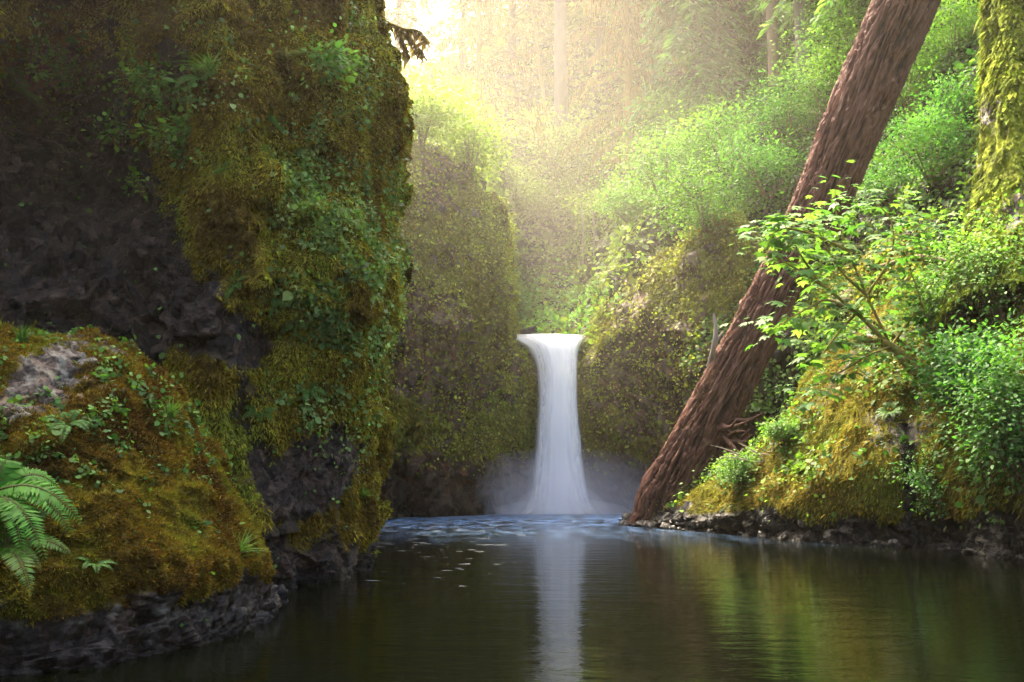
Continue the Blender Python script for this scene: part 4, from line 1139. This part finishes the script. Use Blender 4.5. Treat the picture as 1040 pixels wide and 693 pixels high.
Q = np.stack([i + j, i + j2, i + 200 + j2, i + 200 + j], -1).reshape(-1, 4)
M_TM = rock_material('moss_trunk', (.05, .04, .025), (.11, .08, .05), [(.08, .08, .012), (.17, .19, .016), (.24, .29, .02)], fine=8)
Vf = V.reshape(-1, 3)
mesh('trunk', Vf, Q, 4, M_TM, R, attrs={'moss': np.clip(.55 + .5 * fbm(Vf, 1.0, 3, 7) + .2 * rg, 0, 1), 'wet': np.zeros(len(Vf))}, smooth=True)
rr = np.random.RandomState(18); n = 100000
ii = rr.randint(0, 420, n); jj = rr.randint(0, 200, n)
pp = V[ii, jj] + rr.normal(0, .03, (n, 3)); nr_ = norm(np.cos(a[jj])[:, None] * S[ii] + np.sin(a[jj])[:, None] * B[ii])
kp = rr.rand(n) < sstep(-.25, .3, fbm(pp, .8, 3, 7)) * .9 + .1
kp &= nr_[:, 1] < .4
pp = pp[kp]; nr_ = nr_[kp]
leaves('moss', pp, nr_ * .6 - UP * 1.0 + rnd(len(pp), rr) * .4, nr_, .14 * np.exp(rr.normal(0, .4, len(pp))), .3, palette(pp, [(.06, .07, .010), (.15, .20, .016), (.30, .36, .02)], 1.2, 3, .2, rr), 'rhomb', M_MOSS, R)

# ================================================================== ROCKS AT THE WATERLINE
def rock_mesh(c, s, seed):
    bm_ = bpy.data.meshes.new('tmp')
    n1, n2 = 22, 34
    A, Bq = np.meshgrid(np.linspace(0.02, math.pi - .02, n1), np.linspace(0, 2 * math.pi, n2, endpoint=False), indexing='ij')
    V = np.stack([np.sin(A) * np.cos(Bq), np.sin(A) * np.sin(Bq), np.cos(A)], 2).reshape(-1, 3)
    w = V + seed * 3.1
    V = V * (1 + .45 * facet(w, .8, seed) + .12 * facet(w, .35, seed + 1))[:, None] * np.array(s)
    i = np.arange(n1 - 1)[:, None] * n2; j = np.arange(n2)[None, :]
    q = np.stack([i + j, i + n2 + j, i + n2 + (j + 1) % n2, i + (j + 1) % n2], -1).reshape(-1, 4)
    bpy.data.meshes.remove(bm_)
    return V, q
def rock(px, py, wpx, hpx, label, seed, group, Y=None):
    Y = Y or CAMZ / math.tan(-(TH + math.atan((346.5 - py) / F)))
    c = P(px, py, Y); d = project(c[None])[2][0]; sx = wpx / F * d / 2; sz = hpx / F * d / 2
    V, q = rock_mesh(c, (sx, sx * .8, sz), seed)
    zz = V[:, 2] + c[2]
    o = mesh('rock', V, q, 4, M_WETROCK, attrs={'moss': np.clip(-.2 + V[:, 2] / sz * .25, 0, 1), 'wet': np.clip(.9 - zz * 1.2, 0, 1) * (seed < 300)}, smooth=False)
    o.location = c
    return tag(o, label, 'rock', group)
rk = [(268, 612, 24, 26), (250, 628, 30, 34), (232, 634, 34, 30), (205, 628, 30, 38), (180, 640, 36, 36), (150, 640, 34, 44), (122, 634, 34, 40), (95, 648, 40, 36), (68, 655, 38, 36), (40, 652, 36, 42), (12, 662, 40, 36), (110, 662, 26, 16), (160, 655, 30, 20), (60, 668, 22, 12)]
for k, (x, y, a_, b_) in enumerate(rk):
    rock(x, y, a_ * 1.75, b_ * 1.45, 'wet dark angular rock at the foot of the mossy boulder', 200 + k, 'wet rocks at the foot of the boulder')
rr = np.random.RandomState(4)
bank_line = [(690, 537), (740, 541), (800, 547), (860, 551), (912, 554), (960, 558), (1010, 564), (1050, 570)]
for k in range(46):
    t = rr.rand() * 6.99; i = int(t); f_ = t - i
    x = bank_line[i][0] * (1 - f_) + bank_line[i + 1][0] * f_; y = bank_line[i][1] * (1 - f_) + bank_line[i + 1][1] * f_
    s_ = (7 + rr.rand() * 9) * (.8 + .5 * (x - 690) / 350)
    rock(x, y + rr.normal(-1, 1.5), s_ * 1.3, s_ * .8, 'small dark wet stone at the waterline of the right bank', 300 + k % 9, 'wet stones along the right bank')
rock(372, 574, 14, 10, 'single small rock poking out of the water at the corner of the left cliff', 401, None)
for k, (x, y, s_) in enumerate([(534, 338, 12), (541, 335, 9)]):
    rock(x, y, s_, s_ * .6, ['dark stone in the stream on the left lip of the waterfall', 'small dark stone just right of the first one on the lip'][k], 410 + k, None, Y=51.9)

# ================================================================== FOAM FLECKS on the pool
rr = np.random.RandomState(77); V = []; n = 380
for k in range(n):
    Y = 14 + 32 * rr.rand() ** .7
    px = 430 + rr.normal(0, 55) if Y < 38 else 520 + rr.normal(0, 120)
    if px < 372 or px > 660: continue
    x = PZ(px, Y, 0)[0]
    l = (.035 + .14 * rr.rand() ** 3) * (Y / 22); w_ = l * .16
    ang = rr.normal(0, .12); kk = 8
    aa = np.linspace(0, 2 * math.pi, kk, endpoint=False)
    e = np.stack([np.cos(aa) * l, np.sin(aa) * w_ * (1 + .4 * rr.rand(kk))], 1)
    V.append(np.stack([x + e[:, 0] * math.cos(ang) - e[:, 1] * math.sin(ang), Y + e[:, 0] * math.sin(ang) + e[:, 1] * math.cos(ang), np.full(kk, .008)], 1))
V = np.concatenate(V)
m, nt, out = newmat('foam')
p = N(nt, 'BsdfDiffuse'); p.inputs[0].default_value = (.22, .24, .25, 1); L(nt, p.outputs[0], out.inputs[0])
fo = mesh('foam', V, np.arange(len(V)).reshape(-1, 8), 8, m)
tag(fo, 'thin pale foam flecks drifting on the pool', 'foam', kind='stuff')


# ================================================================== HAZE, LIGHT, CAMERA
hx0, hx1, hy0, hy1, hz0, hz1 = -75, 75, -30, 150, -2.2, 66
V = np.array([[x, y, z] for x in (hx0, hx1) for y in (hy0, hy1) for z in (hz0, hz1)], float)
Q = np.array([[0, 1, 3, 2], [4, 6, 7, 5], [0, 4, 5, 1], [2, 3, 7, 6], [0, 2, 6, 4], [1, 5, 7, 3]])
HAZE_D = .0004
hz = mesh('haze', V, Q, 4, volume_mat('haze_air', (1.0, .90, .70), HAZE_D, .72))
tag(hz, 'pale warm haze filling the gorge', 'haze', kind='stuff')

SUN_EL, SUN_AZ = math.radians(60), math.radians(-25)      # azimuth measured from +Y towards +X
sd = Vector((math.sin(SUN_AZ) * math.cos(SUN_EL), math.cos(SUN_AZ) * math.cos(SUN_EL), math.sin(SUN_EL)))
sun = bpy.data.lights.new('sun', 'SUN'); sun.energy = 2.0; sun.angle = math.radians(1.5); sun.color = (1, .86, .62)
so = bpy.data.objects.new('sun', sun); COL.objects.link(so)
so.rotation_euler = sd.to_track_quat('Z', 'Y').to_euler()
so.location = (0, 0, 90)

w = bpy.data.worlds.new('World'); SC.world = w; w.use_nodes = True
nt = w.node_tree; nt.nodes.clear()
wo = N(nt, 'OutputWorld'); bg = N(nt, 'Background'); sk = N(nt, 'TexSky')
sk.sky_type = 'NISHITA'; sk.sun_disc = False; sk.sun_elevation = SUN_EL; sk.sun_rotation = SUN_AZ
sk.dust_density = 9; sk.ozone_density = 0; sk.air_density = 1.0
bg.inputs[1].default_value = .15
L(nt, sk.outputs[0], bg.inputs[0]); L(nt, bg.outputs[0], wo.inputs[0])

cam = bpy.data.cameras.new('camera'); cam.sensor_width = 36; cam.lens = F / 1040 * 36; cam.clip_end = 1000; cam.clip_start = .1
cob = bpy.data.objects.new('camera', cam); COL.objects.link(cob); cob.location = (0, 0, CAMZ); cob.rotation_euler = (math.pi / 2 + TH, 0, 0)
SC.camera = cob

SC.view_settings.view_transform = 'Standard'; SC.view_settings.look = 'None'
SC.view_settings.exposure = 3.1; SC.view_settings.gamma = 1
cy = SC.cycles
cy.use_denoising = True
try: cy.denoiser = 'OPENIMAGEDENOISE'; cy.denoising_input_passes = 'RGB_ALBEDO_NORMAL'
except Exception: pass
cy.max_bounces = 5; cy.diffuse_bounces = 3; cy.glossy_bounces = 3; cy.transmission_bounces = 3; cy.volume_bounces = 3; cy.transparent_max_bounces = 10
cy.caustics_reflective = False; cy.caustics_refractive = False
cy.sample_clamp_indirect = 6; cy.use_adaptive_sampling = True; cy.adaptive_threshold = .02
